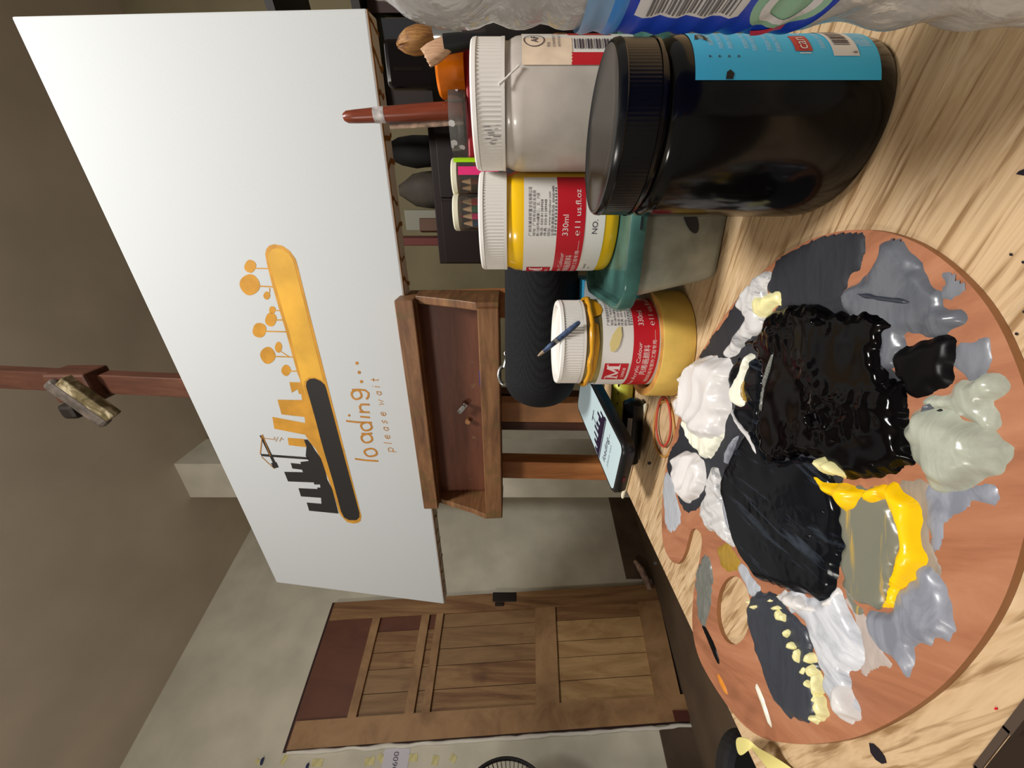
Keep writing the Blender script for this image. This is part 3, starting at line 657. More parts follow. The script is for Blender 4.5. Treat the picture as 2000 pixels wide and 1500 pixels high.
def streak(pts, w, m_, label, h=.0008, base=.004, seed=0):
    P = [Vector(p) for p in pts]; L_, R_ = [], []
    for i, p in enumerate(P):
        t = (P[min(i + 1, len(P) - 1)] - P[max(i - 1, 0)]).normalized(); n = Vector((-t.y, t.x)) * (w / 2 * (1 if 0 < i < len(P) - 1 else .3)); L_.append(tuple(p + n)); R_.append(tuple(p - n))
    dab(L_ + R_[::-1], m_, h, label, base=base, ridge=.3, rag=.0007, edge=.0012, seed=seed, step=.0006)
streak([(1530, 680), (1512, 730), (1504, 780), (1500, 830)], 8, PM['leaf'], 'thin brown grey streak on the black mass', seed=101, base=.0048)
streak([(1436, 800), (1450, 830), (1478, 860), (1494, 900)], 10, PM['lilac'], 'thin whitish streak on the blue black pool', seed=102, base=.0030)
streak([(1424, 905), (1430, 880), (1446, 850)], 9, PM['bluegrey'], 'blue grey streak on the blue black pool', seed=103, base=.0030)
streak([(1418, 960), (1426, 1010), (1440, 1052)], 10, PM['bluegrey'], 'blue grey streak at the pool edge', seed=104, base=.0026)
streak([(1836, 800), (1860, 808), (1884, 800), (1904, 792)], 6, PM['blackm'], 'dark line across the grey green heap', seed=105, base=.0042)
streak([(1806, 814), (1822, 796), (1834, 782)], 14, PM['slate'], 'slate smear on the grey green heap', seed=106, base=.0034)
streak([(1676, 572), (1710, 580), (1760, 586), (1792, 592)], 16, PM['charb'], 'dark streak across the slate paint', seed=107, base=.0026)
streak([(1340, 742), (1352, 738), (1372, 742)], 8, PM['cream'], 'cream streak on the white heap', seed=108, base=.0078)
streak([(1334, 775), (1346, 772), (1350, 800)], 9, PM['cream'], 'cream streak at the white heap edge', seed=109, base=.0070)
streak([(1468, 735), (1462, 765), (1470, 790)], 9, PM['ochre'], 'tan streak on the cream white ridge', seed=110, base=.0042)
dab([(1648, 1165), (1690, 1198), (1722, 1270), (1748, 1304), (1704, 1316), (1680, 1320), (1690, 1250), (1662, 1200)], PM['wash'], .0006, 'thin translucent grey wash', ridge=.3, seed=111)
dab([(1645, 1130), (1672, 1170), (1690, 1186), (1700, 1200), (1670, 1215), (1652, 1180)], PM['olive'], .0009, 'olive smear below the olive patch', ridge=.3, seed=112)

# ---------------------------------------------------------------- jars
def a0_of(c): return math.atan2(-c[1], -c[0])
def cylfn(c, z0, r):
    a0 = a0_of(c)
    return lambda u, v: Vector((c[0] + r * math.cos(a0 + u / r), c[1] + r * math.sin(a0 + u / r), z0 + v))
def patch(mb, fn, u0, u1, v0, v1, mi, nu=None, nv=1):
    nu = nu or max(2, int((u1 - u0) / 0.002)); vs = []
    for i in range(nu + 1):
        for j in range(nv + 1): vs.append(fn(u0 + (u1 - u0) * i / nu, v0 + (v1 - v0) * j / nv))
    mb.add(vs, [(i * (nv + 1) + j, (i + 1) * (nv + 1) + j, (i + 1) * (nv + 1) + j + 1, i * (nv + 1) + j + 1) for i in range(nu) for j in range(nv)], mi)
def cpoly(mb, fn, pts, mi, rings=6):
    """star-shaped patch that follows the curved surface fn(u, v)"""
    P = []
    for i in range(len(pts)):
        a, b = Vector(pts[i]), Vector(pts[(i + 1) % len(pts)]); n = max(1, int((b - a).length / .0015))
        P += [a.lerp(b, t / n) for t in range(n)]
    c = sum(P, Vector((0, 0))) / len(P); n = len(P); vs = [fn(c.x, c.y)]
    for k in range(1, rings + 1):
        for p in P: q = c.lerp(p, k / rings); vs.append(fn(q.x, q.y))
    fs = [(0, 1 + i, 1 + (i + 1) % n) for i in range(n)]
    for k in range(rings - 1):
        for i in range(n): fs.append((1 + k * n + i, 1 + (k + 1) * n + i, 1 + (k + 1) * n + (i + 1) % n, 1 + k * n + (i + 1) % n))
    mb.add(vs, fs, mi)
def ribbed(n, amp):
    return lambda a, z: 1 + amp * (0.5 + 0.5 * math.cos(a * n)) ** 2

JR = 0.0385
def lid_mesh(c, z0, h, r, recess=True, ribs=96, amp=0.014):
    """screw lid: ribbed skirt, smooth collar, raised rim round a sunken top"""
    mb = MB()
    n = ribs * 6
    mb.lathe([(r * .955, z0 + .001), (r * .985, z0), (r * .985, z0 + .0022)], (c[0], c[1], 0), n, cap1=False)
    mb.lathe([(r * .955, z0 + .0022), (r * .965, z0 + .0022), (r * .965, z0 + h - .004)], (c[0], c[1], 0), n, cap0=False, cap1=False, fn=ribbed(ribs, amp))
    mb.lathe([(r * .965, z0 + h - .004), (r * .985, z0 + h - .0035), (r * .975, z0 + h - .001), (r * .95, z0 + h), (r * .86, z0 + h), (r * .84, z0 + h - (.003 if recess else .0004)), (r * .5, z0 + h - (.003 if recess else .0004)), (0.0005, z0 + h - (.0028 if recess else .0004))], (c[0], c[1], 0), n, cap0=False, cap1=True)
    return mb
def body_prof(r, h, z0):
    return [(r * .86, z0), (r * .95, z0 + .0008), (r * .99, z0 + .003), (r, z0 + .007), (r, z0 + h - .012), (r * .985, z0 + h - .007), (r * .955, z0 + h - .004), (r * .93, z0 + h - .002), (r * .93, z0 + h + .001)]
def m_logo(mb, fn, u, v, s, mi_red, mi_white):
    patch(mb, lambda a, b: fn(a, b), u, u + s, v, v + s * 1.02, mi_red, nv=1)
    g = lambda x, y: fn(u + s * x, v + s * y)
    g2 = lambda a, b: fn(a, b)
    # serif M with splayed stems, in narrow strips that follow the jar
    for q in ([(.13, .36), (.23, .36), (.27, .86), (.17, .86)], [(.70, .36), (.86, .36), (.86, .86), (.70, .86)], [(.17, .86), (.27, .86), (.50, .48), (.44, .36)], [(.70, .86), (.86, .86), (.52, .36), (.44, .36)],
              [(.06, .34), (.32, .34), (.32, .385), (.06, .385)], [(.62, .34), (.95, .34), (.95, .385), (.62, .385)], [(.06, .86), (.27, .86), (.27, .90), (.06, .90)], [(.70, .86), (.95, .86), (.95, .90), (.70, .90)]):
        cpoly(mb, g2, [(u + s * x, v + s * y) for x, y in q], mi_white, 3)
    put_text(mb, '美邦祈富', s * .15, u + s * .18, v + s * .10, fn, mi_white)
    put_text(mb, '®', s * .10, u + s * .86, v + s * .86, fn, mi_white)
ADDR = ['广州市美邦祈富文仪有限公司', '地址: 广州市白云区五龙岗', '新1285号A幢第二、五、六层', '电话: 020-81384968', '传真: 020-81389448', '网址: www.mbcolour.com', '全国免费服务热线: 4006824888']
def m_label(c, z0, turn, blob=False):
    """label in metres along the circumference; turn shifts it round the jar"""
    mb = MB(); r = JR + .00025; k = r * math.pi / 180
    base = cylfn(c, z0, r); top = cylfn(c, z0, r + .00018); top2 = cylfn(c, z0, r + .00032)
    sh = turn * k
    fn0 = lambda u, v: base(u + sh, v); fn1 = lambda u, v: top(u + sh, v); fn2 = lambda u, v: top2(u + sh, v)
    L, Rr = -118 * k, 89 * k
    patch(mb, fn0, L, Rr, .0115, .0725, 0)
    patch(mb, fn1, L, Rr, .0265, .0475, 1)
    m_logo(mb, fn2, -56 * k, .0495, .0195, 1, 3)
    for i, t in enumerate(ADDR):
        put_text(mb, t, .0024 if i else .0029, 20 * k, .0668 - i * .0028, fn1, 2, width={0: .036, 1: .033, 2: .031, 3: .026, 4: .026, 5: .032, 6: .037}[i])
    for i in range(46):
        if i % 3: patch(mb, fn1, 20 * k + i * .0008, 20 * k + i * .0008 + .0005, .0480, .0492 + .0004 * (i % 2), 2, nu=1)
    put_text(mb, 'Fine Acrylic Colour', .0046, -74 * k, .0405, fn2, 3, width=.050)
    put_text(mb, '丙烯画颜料', .0058, -46 * k, .0340, fn2, 3)
    put_text(mb, '墙绘彩绘与室外工程专用——', .0036, -62 * k, .0290, fn2, 3, width=.052)
    put_text(mb, '330ml', .0062, 20 * k, .0390, fn2, 3)
    put_text(mb, '℮11 us.fl.oz', .0060, 20 * k, .0300, fn2, 3, width=.034)
    put_text(mb, 'NO.', .0058, 22 * k, .0170, fn1, 2)
    put_text(mb, 'Series2', .0030, -32 * k, .0205, fn1, 2); put_text(mb, 'P.Y.', .0028, -32 * k, .0165, fn1, 2)
    return mb, [M['label_white'], M['label_red'], M['text_dark'], M['text_pink']]

# ---- black jar
bc = (0.1160, 0.1727); br = 0.0345
jar = thing('paint_jar', 'big glossy black paint jar with a light blue back label standing beside the palette', 'jar', (bc[0], bc[1], ZT), group='jars of acrylic paint')
mb = MB(); mb.lathe([(br * .88, ZT + .0004), (br * .945, ZT + .0012), (br * .98, ZT + .0040), (br, ZT + .010), (br, ZT + .018), (br, ZT + .080), (br * .985, ZT + .0835), (br * .95, ZT + .0855), (br * .91, ZT + .0865), (br * .91, ZT + .093)], (bc[0], bc[1], 0), 72)
mb.build('body', M['black_gloss'], jar, smooth=40)
mb = MB(); n = 480; z0 = ZT + .0885
mb.lathe([(br * .93, z0), (br * .985, z0), (br * .99, z0 + .0016)], (bc[0], bc[1], 0), n, cap1=False)
mb.lathe([(br * .975, z0 + .0016), (br * .975, z0 + .0142)], (bc[0], bc[1], 0), n, cap0=False, cap1=False, fn=ribbed(130, .003))
mb.lathe([(br * .975, z0 + .0142), (br * .985, z0 + .0148), (br * .975, z0 + .0166), (br * .955, z0 + .0176), (br * .93, z0 + .0179), (br * .90, z0 + .0172), (br * .6, z0 + .0171), (.0004, z0 + .0170)], (bc[0], bc[1], 0), n, cap0=False)
mb.build('lid', M['black_lid'], jar, smooth=35)
mb = MB(); k = br * math.pi / 180; f0 = cylfn(bc, ZT, br + .0002); f1 = cylfn(bc, ZT, br + .00035); f2 = cylfn(bc, ZT, br + .0005)
patch(mb, f0, 30 * k, 150 * k, .009, .0785, 0)
for i, (v, w, u) in enumerate(((.0735, 12, 62), (.0705, 17, 55), (.0670, 15, 52), (.0635, 16, 52), (.0575, 22, 52), (.0545, 14, 50), (.0490, 22, 50), (.0455, 20, 49), (.0285, 20, 52), (.0150, 12, 56), (.0135, 18, 54), (.0120, 16, 54), (.0107, 17, 54))):
    put_text(mb, '丙烯颜料 环保无毒 手绘墙绘', .0022, u * k, v, f1, 1, width=w * k * 1.6)
for i in range(4): patch(mb, f1, 45 * k, 46.5 * k, .0725 - i * .0036, .0731 - i * .0036, 4, nu=1)
put_text(mb, 'I', .0062, 47 * k, .0345, f1, 2)
patch(mb, f1, 50 * k, 68 * k, .0337, .0402, 3); put_text(mb, 'can', .0062, 51.5 * k, .0352, f2, 2); put_text(mb, 'c', .0058, 70 * k, .0345, f1, 2)
patch(mb, f1, 46 * k, 100 * k, .0165, .0262, 2)
for i in range(22):
    a = 56 + i * 1.8; patch(mb, f2, a * k, (a + (.6, .9, 1.2)[i % 3]) * k, .0188, .0250, 4, nu=1)
put_text(mb, '6', .0026, 48 * k, .0172, f2, 4)
cpoly(mb, f1, [(a * k, v) for a, v in ((62, .0770), (70, .0758), (74, .0735), (66, .0720), (58, .0712), (64, .0745))], 5)
cpoly(mb, f1, [(a * k, v) for a, v in ((30.5, .0672), (35, .0668), (36.5, .0655), (34, .0640), (30.5, .0645))], 5)
mb.build('label', [M['cyan'], M['cyan_text'], M['label_white'], M['label_red'], M['text_dark'], M['ink']], jar, smooth=30, label='light blue printed label')

# ---- plastic container under the jars
ca = Vector((0.0454, 0.252, 0)); ce1 = Vector((0.93, -0.37, 0)).normalized(); ce2 = Vector((-ce1.y, ce1.x, 0))
CW, CD = 0.205, 0.138
def rrect(w, d, rad, inset=0.0, n=6):
    pts = []
    for cx, cy, a in ((w - rad, rad, -90), (w - rad, d - rad, 0), (rad, d - rad, 90), (rad, rad, 180)):
        for i in range(n + 1):
            t = R(a + 90 * i / n); pts.append((cx + (rad - inset) * math.cos(t), cy + (rad - inset) * math.sin(t)))
    return pts
def cpt(x, y, z): p = ca + ce1 * x + ce2 * y; return Vector((p.x, p.y, z))
ZL = ZC - 0.0815        # sunken lid surface that carries the jars
tub = thing('plastic_container', 'paint smeared grey rectangular container with a teal lid carrying two jars', 'container', tuple(cpt(CW / 2, CD / 2, ZT)))
mb = MB(); rings = []
for ins, z in ((.026, ZT + .0004), (.0235, ZT + .002), (.0215, ZT + .006), (.010, ZC - .090), (.009, ZC - .083)):
    rings.append([cpt(x, y, z) for x, y in rrect(CW, CD, .030, ins)])
nn = len(rings[0])
mb.add([p for r in rings for p in r], [tuple(range(nn))[::-1]] + [(k * nn + i, k * nn + (i + 1) % nn, (k + 1) * nn + (i + 1) % nn, (k + 1) * nn + i) for k in range(len(rings) - 1) for i in range(nn)])
mb.build('tub', M['tub'], tub, smooth=45)
mb = MB(); rings = []
for ins, z in ((.009, ZC - .083), (.003, ZC - .0850), (.0005, ZC - .0842), (0, ZC - .0765), (.0012, ZC - .0748), (.0035, ZC - .0746), (.0055, ZC - .0755), (.0075, ZL), (.012, ZL)):
    rings.append([cpt(x, y, z) for x, y in rrect(CW, CD, .024, ins)])
nn = len(rings[0])
mb.add([p for r in rings for p in r], [tuple(range(nn))[::-1]] + [(k * nn + i, k * nn + (i + 1) % nn, (k + 1) * nn + (i + 1) % nn, (k + 1) * nn + i) for k in range(len(rings) - 1) for i in range(nn)] + [tuple((len(rings) - 1) * nn + i for i in range(nn))])
mb.build('lid', M['rim'], tub, smooth=40, label='teal translucent lid')
mb = MB()
for (x, z0_, w, h_) in ((.070, -.0805, .030, .0008), ):
    mb.box(cpt(x, -.0003, ZC + z0_), (w, .0008, h_), (ce1, ce2, Vector((0, 0, 1))))
mb.build('paint_stain', M['rim_dark'], tub)
for (x, z_, w, h_, t) in ((.062, -.118, .018, .010, .5), (.088, -.104, .007, .004, .2)):
    off = (.010 + (-.090 - z_) / (ZC - .090 - ZT - .006) * .0115)
    c_ = cpt(x, off - .0006, ZC + z_); mb = MB()
    mb.face([c_ + ce1 * (w / 2 * math.cos(a)) + Vector((0, 0, 1)) * (h_ / 2 * math.sin(a) + t * .01 * math.cos(a)) + ce2 * (-(h_ / 2 * math.sin(a) + t * .01 * math.cos(a)) * .22) for a in [i * math.pi / 8 for i in range(16)]])
    mb.build('paint_stain', M['rim_dark'], tub)

# ---- white jar and yellow jar, both on the lid
def m_jar(c, z0, label, bodymat, turn, H=.107, lab=True):
    j = thing('paint_jar', label, 'jar', (c[0], c[1], z0), group='jars of acrylic paint')
    mb = MB(); mb.lathe(body_prof(JR, H - .0215, z0), (c[0], c[1], 0), 96); mb.build('body', bodymat, j, smooth=40)
    lid_mesh(c, z0 + H - .0215, .0215, JR).build('lid', M['jar_white_plastic'], j, smooth=35, label='white ribbed screw lid')
    if lab:
        mb, mats = m_label(c, z0, turn); mb.build('label', mats, j, smooth=30)
    return j
yc = (0.1366, 0.3133); wc = (0.1944, 0.2617)
yj = m_jar(yc, ZL, 'yellow paint jar with white lid standing on the teal container lid', M['yellow_paint'], -34)
wj = m_jar(wc, ZL, 'milky white paint jar with a stained barcode label beside the clear bottle', M['milky'], 0, H=.1075, lab=False)
mb = MB(); k = JR * math.pi / 180; f0 = cylfn(wc, ZL, JR + .0003); f1 = cylfn(wc, ZL, JR + .0005); f2 = cylfn(wc, ZL, JR + .0007)
patch(mb, f0, 34 * k, 128 * k, .006, .0755, 0)
patch(mb, f1, 34 * k, 66 * k, .0450, .0755, 1)
patch(mb, f1, 34 * k, 46 * k, .006, .0455, 2); patch(mb, f1, 74 * k, 95 * k, .020, .0470, 2)
for i in range(20):
    v = .0105 + i * .0017; patch(mb, f2, 50 * k, 64 * k, v, v + (.0005, .0009, .0012)[i % 3], 3, nu=2)
put_text(mb, 'AP', .0065, 58 * k, .0655, f2, 3)
ring = [(62 * k + .0062 * math.cos(a), .0680 + .0062 * math.sin(a)) for a in [i * math.pi / 14 for i in range(29)]]
for q in ribbon(ring, .0006): mb.face([f2(p.x, p.y) for p in q], 3)
for i, t in enumerate(('符合', 'CONFORMS TO', 'ASTM D-4236')): put_text(mb, t, .0022, 52 * k, .0585 - i * .0032, f2, 3)
cpoly(mb, f2, [(a * k, v) for a, v in ((78, .056), (86, .052), (90, .046), (80, .0478))], 4)
mb.build('label', [M['label_white'], M['label_cream'], M['label_red'], M['text_dark'], plain('label_orange', (222, 140, 60), 0.4)], wj, smooth=30, label='stained white and red barcode label')
mb = MB(); mb.tube([cylfn(wc, ZL, JR + .0012)(a * k, v) for a, v in ((18, .0895), (22, .086), (26, .083), (30, .0795), (33, .0775))], [.0009, .0006, .0006, .0005, .0007], 6)
mb.build('paint_thread', M['jar_white_plastic'], wj, smooth=60)
mb = MB(); f3 = cylfn(wc, ZL, JR * .997)
rq = random.Random(4)
f3 = cylfn(wc, ZL, JR * .984)
for i in range(11):
    a = -12 - i * 1.7 + rq.uniform(-.6, .6); v = rq.uniform(.088, .096); h_ = rq.uniform(.002, .006)
    cpoly(mb, f3, [(a * k, v), ((a + rq.uniform(.4, 1.1)) * k, v + .0004), ((a + rq.uniform(.2, .9)) * k, v + h_), ((a - .2) * k, v + h_ * .8)], 0, 2)
mb.build('paint_smudge', plain('smudge', (150, 148, 150), 0.5), wj)

# ---- mustard jar standing in a tape roll
mc = (0.0385, 0.3398)
mj = m_jar(mc, ZT + .0003, 'mustard paint jar with dripping lid standing inside the tape roll', M['mustard_jar'], 0)
mb = MB(); k = JR * math.pi / 180
fa = lambda a, z: 1.0
# mustard ring and runs under the lid
ringp = [cylfn(mc, ZT, JR + .0004)(a * k, .0815 + .0014 * noise.noise((a * .06, 3, 1))) for a in range(-180, 180, 6)]
mb.tube(ringp, [.0022 + .0010 * noise.noise((i * .3, 0, 8)) for i in range(60)], 8, closed=True)
fd = cylfn(mc, ZT, JR + .0006)
cpoly(mb, fd, [(a * k, v) for a, v in ((30, .083), (36, .0735), (44, .0715), (56, .0725), (64, .0755), (75, .0760), (85, .083))], 0)
cpoly(mb, fd, [(a * k, v) for a, v in ((-70, .083), (-60, .0775), (-30, .0765), (0, .0755), (22, .0765), (28, .083))], 0)
mb.build('paint_drip', M['mustard'], mj, smooth=50, label='glossy mustard paint run under the lid')
mb = MB(); fd = cylfn(mc, ZT, JR + .0009)
cpoly(mb, fd, [(a * k, v) for a, v in ((-12, .066), (-2, .0675), (8, .0655), (17, .0615), (20, .058), (8, .0575), (-4, .0595), (-11, .0625))], 0)
mb.build('paint_smudge', plain('smudge_yellow', (226, 206, 140), 0.5), mj)
tape = thing('tape_roll', 'roll of yellow masking tape lying flat around the mustard jar', 'tape roll', (mc[0], mc[1], ZT))
mb = MB(); ro, ri = .0478, .0402
mb.lathe([(ri, ZT + .001), (ri + .001, ZT + .0002), (ro - .0008, ZT + .0002), (ro, ZT + .001), (ro, ZT + .0255), (ro - .0006, ZT + .0263)], (mc[0] - .0015, mc[1] + .001, 0), 96, cap0=False, cap1=False)
mb.lathe([(ro - .0006, ZT + .0263), (ri + .003, ZT + .0266), (ri + .0008, ZT + .0262)], (mc[0] - .0015, mc[1] + .001, 0), 96, mi=1, cap0=False, cap1=False)
mb.lathe([(ri + .0008, ZT + .0262), (ri, ZT + .025), (ri, ZT + .001)], (mc[0] - .0015, mc[1] + .001, 0), 96, mi=1, cap0=False, cap1=False)
mb.build('tape', [M['tape'], M['tape_side']], tape, smooth=40)
# blue stub of a brush on that lid
A = Vector((0.0232, 0.3080, ZC - .0215)); B = Vector((0.0503, 0.2985, ZC - .0548))
stub = thing('brush_stub', 'short paint-crusted blue stick leaning on the mustard jar lid', 'brush', tuple(B))
d = (B - A)
mb = MB(); mb.tube([A + d * t for t in (.14, .3, .45, .62, .8, .95, 1.0)], [.0016, .0022, .0024, .0024, .0023, .0020, .0012], 10); mb.build('handle', plain('stub_blue', (52, 66, 92), 0.4, var=0.5, vscale=150), stub, smooth=50)
mb = MB(); mb.tube([A, A + d * .06, A + d * .14], [.0006, .0012, .0016], 8); mb.build('tip', plain('stub_tip', (150, 128, 104), 0.6), stub, smooth=50)
mb = MB(); mb.tube([A + d * .42, A + d * .48], [.00255, .00255], 10); mb.build('band', M['metal'], stub, smooth=50)

# ---------------------------------------------------------------- phone and things under it
nL = Vector((-0.111, 0.383, ZC - .105)); nR = Vector((-0.0605, 0.349, ZC - .105)); fL = Vector((-0.033, 0.504, ZC - .090))
px_ = (nR - nL).normalized(); py_ = (fL - nL); py_ = (py_ - px_ * py_.dot(px_)).normalized(); pz_ = px_.cross(py_).normalized()
PW, PH = (nR - nL).length, (fL - nL).length
phone = thing('smartphone', 'black smartphone with its screen lit showing the loading drawing', 'phone', tuple(nL.lerp(nR, .5) - pz_ * .010))
def php(x, y, z): return nL + px_ * x + py_ * y + pz_ * z
mb = MB()
def rr2(m, rad):
    return [(-m + (PW + 2 * m) * 0 + x, -m + y) for x, y in rrect(PW + 2 * m, PH + 2 * m, rad)]
rings = [[php(x, y, z) for x, y in rr2(m, .010)] for m, z in ((.001, -.0125), (.0032, -.0110), (.0042, -.006), (.0040, -.0012), (.0030, .0004), (.0012, .0006))]
nn = len(rings[0])
mb.add([p for r in rings for p in r], [tuple(range(nn))[::-1]] + [(k * nn + i, k * nn + (i + 1) % nn, (k + 1) * nn + (i + 1) % nn, (k + 1) * nn + i) for k in range(len(rings) - 1) for i in range(nn)] + [tuple((len(rings) - 1) * nn + i for i in range(nn))])
pcase = mb.build('case', M['phone'], phone, smooth=40)
mb = MB(); mb.face([php(x, y, .0008) for x, y in rrect(PW, PH, .007)], 0)
sf = lambda u, v: php(u, v, .0010); sf2 = lambda u, v: php(u, v, .0012)
y0 = .046
mb.face([sf(x, y) for x, y in ((0, y0), (PW * .93, y0), (PW * .95, y0 + .0035), (PW * .93, y0 + .007), (0, y0 + .007))], 1)
mb.face([sf2(x, y) for x, y in ((0, y0 + .0016), (PW * .9, y0 + .0016), (PW * .9, y0 + .0022), (0, y0 + .0022))], 0)
bx = [0.02, .09, .14, .21, .27, .32, .40, .46, .53, .60, .66, .74, .80, .86, .91]; bh = [.010, .004, .016, .009, .020, .007, .022, .010, .018, .008, .014, .020, .006, .012]
for i in range(14): mb.face([sf(PW * bx[i], y0 + .006), sf(PW * bx[i + 1], y0 + .006), sf(PW * bx[i + 1], y0 + .007 + bh[i]), sf(PW * bx[i], y0 + .007 + bh[i])], 1)
mb.face([sf(PW * .50, y0 + .02), sf(PW * .52, y0 + .02), sf(PW * .52, y0 + .040), sf(PW * .50, y0 + .040)], 1); mb.face([sf(PW * .42, y0 + .038), sf(PW * .66, y0 + .038), sf(PW * .66, y0 + .040), sf(PW * .42, y0 + .040)], 1)
put_text(mb, 'loading...', .0115, PW * .16, .031, sf, 1, width=PW * .66); put_text(mb, 'please wait', .0060, PW * .2, .022, sf, 2, width=PW * .5)
mb.build('screen', [M['screen'], M['screen_ink'], M['screen_grey']], phone, label='lit pale screen')
mb = MB(); mb.box(php(PW * .36, -.0042, -.006), (.006, .0012, .0024), (px_, py_, pz_)); mb.build('charging_port', plain('port_red', (90, 20, 34), 0.4), pcase)
mb = MB(); mb.box(php(PW * .98 + .004, .030, -.005), (.0016, .022, .003), (px_, py_, pz_)); mb.build('side_button', M['rubber'], pcase)

# stack carrying the phone: black cap with a grey clip, yellow tube, cream stick
mk = Vector((-.030, .385, ZT))
marker = thing('marker_pen', 'fat black marker pen with a grey clip lying under the phone', 'pen', tuple(mk))
ma = Vector((-.33, .94, 0)).normalized(); mw = Vector((ma.y, -ma.x, 0))
mp0 = on_z(1247, 800, ZT) ; mp0 = Vector((-.0165, .392, ZT + .0135)); ma = Vector((-.50, .86, 0)).normalized(); mw = Vector((ma.y, -ma.x, 0))
ma = Vector((-.96, .27, 0)).normalized(); mw = Vector((ma.y, -ma.x, 0)); mp0 = Vector((-.0160, .407, ZT + .0122))
mb = MB(); mb.tube([mp0, mp0 + ma * .002, mp0 + ma * .005, mp0 + ma * .05, mp0 + ma * .051, mp0 + ma * .075, mp0 + ma * .078], [.005, .0090, .0118, .0118, .0108, .0108, .008], 24); mb.build('barrel', M['black_gloss'], marker, smooth=40)
mb = MB(); cl = mp0 + ma * .036 - mw * .0075 + Vector((0, 0, -.0008)); mb.box(mp0 + ma * .034 + Vector((0, -.0107, .0062)), (.024, .0022, .0050), (ma, (Vector((ma.y, -ma.x, 0)) * .86 + Vector((0, 0, -.5))).normalized(), (Vector((0, 0, .86)) + Vector((ma.y, -ma.x, 0)) * .5).normalized())); mb.build('clip', plain('clip_grey', (142, 140, 134), 0.4), marker, bevel=.0006)
yt0 = Vector((.010, .446, ZT + .0130))
ytube = thing('paint_tube', 'greenish yellow soft paint tube with dark specks lying behind the marker', 'tube', (yt0.x, yt0.y, ZT))
ya = Vector((-.95, .20, 0)).normalized()
mb = MB(); mb.tube([yt0 + ya * t for t in (0, .004, .012, .045, .08, .105)], [.005, .010, .0128, .0128, .011, .004], 20); mb.build('tube', plain('tube_yellow', (204, 200, 74), 0.45, var=0.12, vscale=60), ytube, smooth=50)
mb = MB()
for t in (.012, .022, .034): mb.box(yt0 + ya * t + Vector((0, -.0100, .0075)), (.003, .0012, .0016), (ya, Vector((ya.y, -ya.x, 0)), Vector((0, 0, 1))))
mb.build('speck', M['ink'], ytube)
s0 = on_z(1262, 788, ZT + .0028); s1 = on_z(1216, 972, ZT + .0028)
mb = MB(); dd = s1 - s0; mb.tube([s0, s0 + dd * .02, s0 + dd * .5, s0 + dd * .97, s1], [.001, .0024, .0026, .0028, .0016], 12)
tag(mb.build('wooden_stick', plain('stick_cream', (222, 214, 186), 0.5, var=0.05, vscale=50), loc=tuple(s0), smooth=50), 'thin cream stick lying on the table and poking out past the phone', 'stick')
def band(cx, cy, rx, ry, col, label, a0=0, a1=360, z=.0012, tilt=0):
    pts = []
    for a in range(a0, a1, 8):
        t = R(a); x = cx + rx * math.cos(t) * (1 + .05 * math.sin(3 * t)); y = cy + ry * math.sin(t)
        pts.append(on_z(x, y, ZT + z))
    mb = MB(); mb.tube(pts, .0011, 8, closed=True)
    tag(mb.build('rubber_band', col, loc=tuple(pts[0]), smooth=60), label, 'rubber band', 'rubber bands on the table')
band(1297, 838, 20, 54, plain('band_tan', (178, 128, 62), 0.45), 'tan rubber band, the wider one on the table left of the tape roll')
band(1296, 824, 14, 48, plain('band_red', (172, 62, 44), 0.45), 'red rubber band lying inside the tan one', z=.0030)

# ---------------------------------------------------------------- speaker on a box, clasp
bx0 = Vector((.070, .452, ZT)); bxs = (0.115, .075, .0690)
mb = MB(); mb.box(bx0 + Vector((0, 0, bxs[2] / 2)), bxs, (e1, e2, Vector((0, 0, 1))))
f_ = lambda u, v: bx0 + e1 * u - e2 * (bxs[1] / 2 + .0006) + Vector((0, 0, v))
mb.face([f_(-.0575, .054), f_(.0575, .054), f_(.0575, .0688), f_(-.0575, .0688)], 1)
mb.face([f_(-.050, .0565), f_(-.040, .0565), f_(-.040, .0655), f_(-.050, .0655)], 2)
tag(mb.build('cardboard_box', [plain('box_blue', (44, 132, 168), 0.5), plain('box_white', (196, 204, 208), 0.5), plain('box_navy', (40, 60, 110), 0.5)], loc=tuple(bx0)), 'small blue box with white printed edge under the black speaker', 'box')
sr = .0430; sz = ZT + .0695 + sr
spc = Vector((.0735, .4465, sz)); sax = Vector((.93, -.16, 0)).normalized()
speaker = thing('speaker', 'black fabric covered portable speaker lying behind the mustard jar', 'speaker', (spc.x, spc.y, ZT + .0695))
mb = MB(); L = .0845; prof = []
for i in range(13):
    t = i / 12 * math.pi / 2; prof.append((-L - .018 * math.cos(t) * 1 + .018 * 0, sr - .030 + .030 * math.sin(t)))
RL = .034
prof = [(-L - .0186, .002)] + [(-L - .018 + RL * (1 - math.cos(t)), sr - .040 + .040 * math.sin(t)) for t in [i / 12 * math.pi / 2 for i in range(13)]]
prof += [(-x, r) for x, r in prof[::-1]]
mb.tube([spc + sax * x for x, r in prof], [r for x, r in prof], 64); mb.build('grille', M['mesh_black'], speaker, smooth=60)
mb = MB(); a_ = spc - Vector((0, 0, sr)); mb.box(a_ + Vector((0, 0, .0008)), (.09, .022, .0022), (sax, Vector((-sax.y, sax.x, 0)), Vector((0, 0, 1)))); mb.build('foot', M['rubber'], speaker)
def on_d(x, y, d): return at_depth(x, y, d)
clasp = thing('lobster_clasp', 'silver lobster clasp resting on top of the black speaker', 'clasp', tuple(on_d(990, 722, .462)))
mb = MB(); cpts = [on_d(985 + 11 * math.cos(a), 733 + 18 * math.sin(a), .462) for a in [k * math.pi / 10 for k in range(20)]]
mb.tube(cpts, .0022, 10, closed=True); mb.build('hook', M['metal'], clasp, smooth=60)
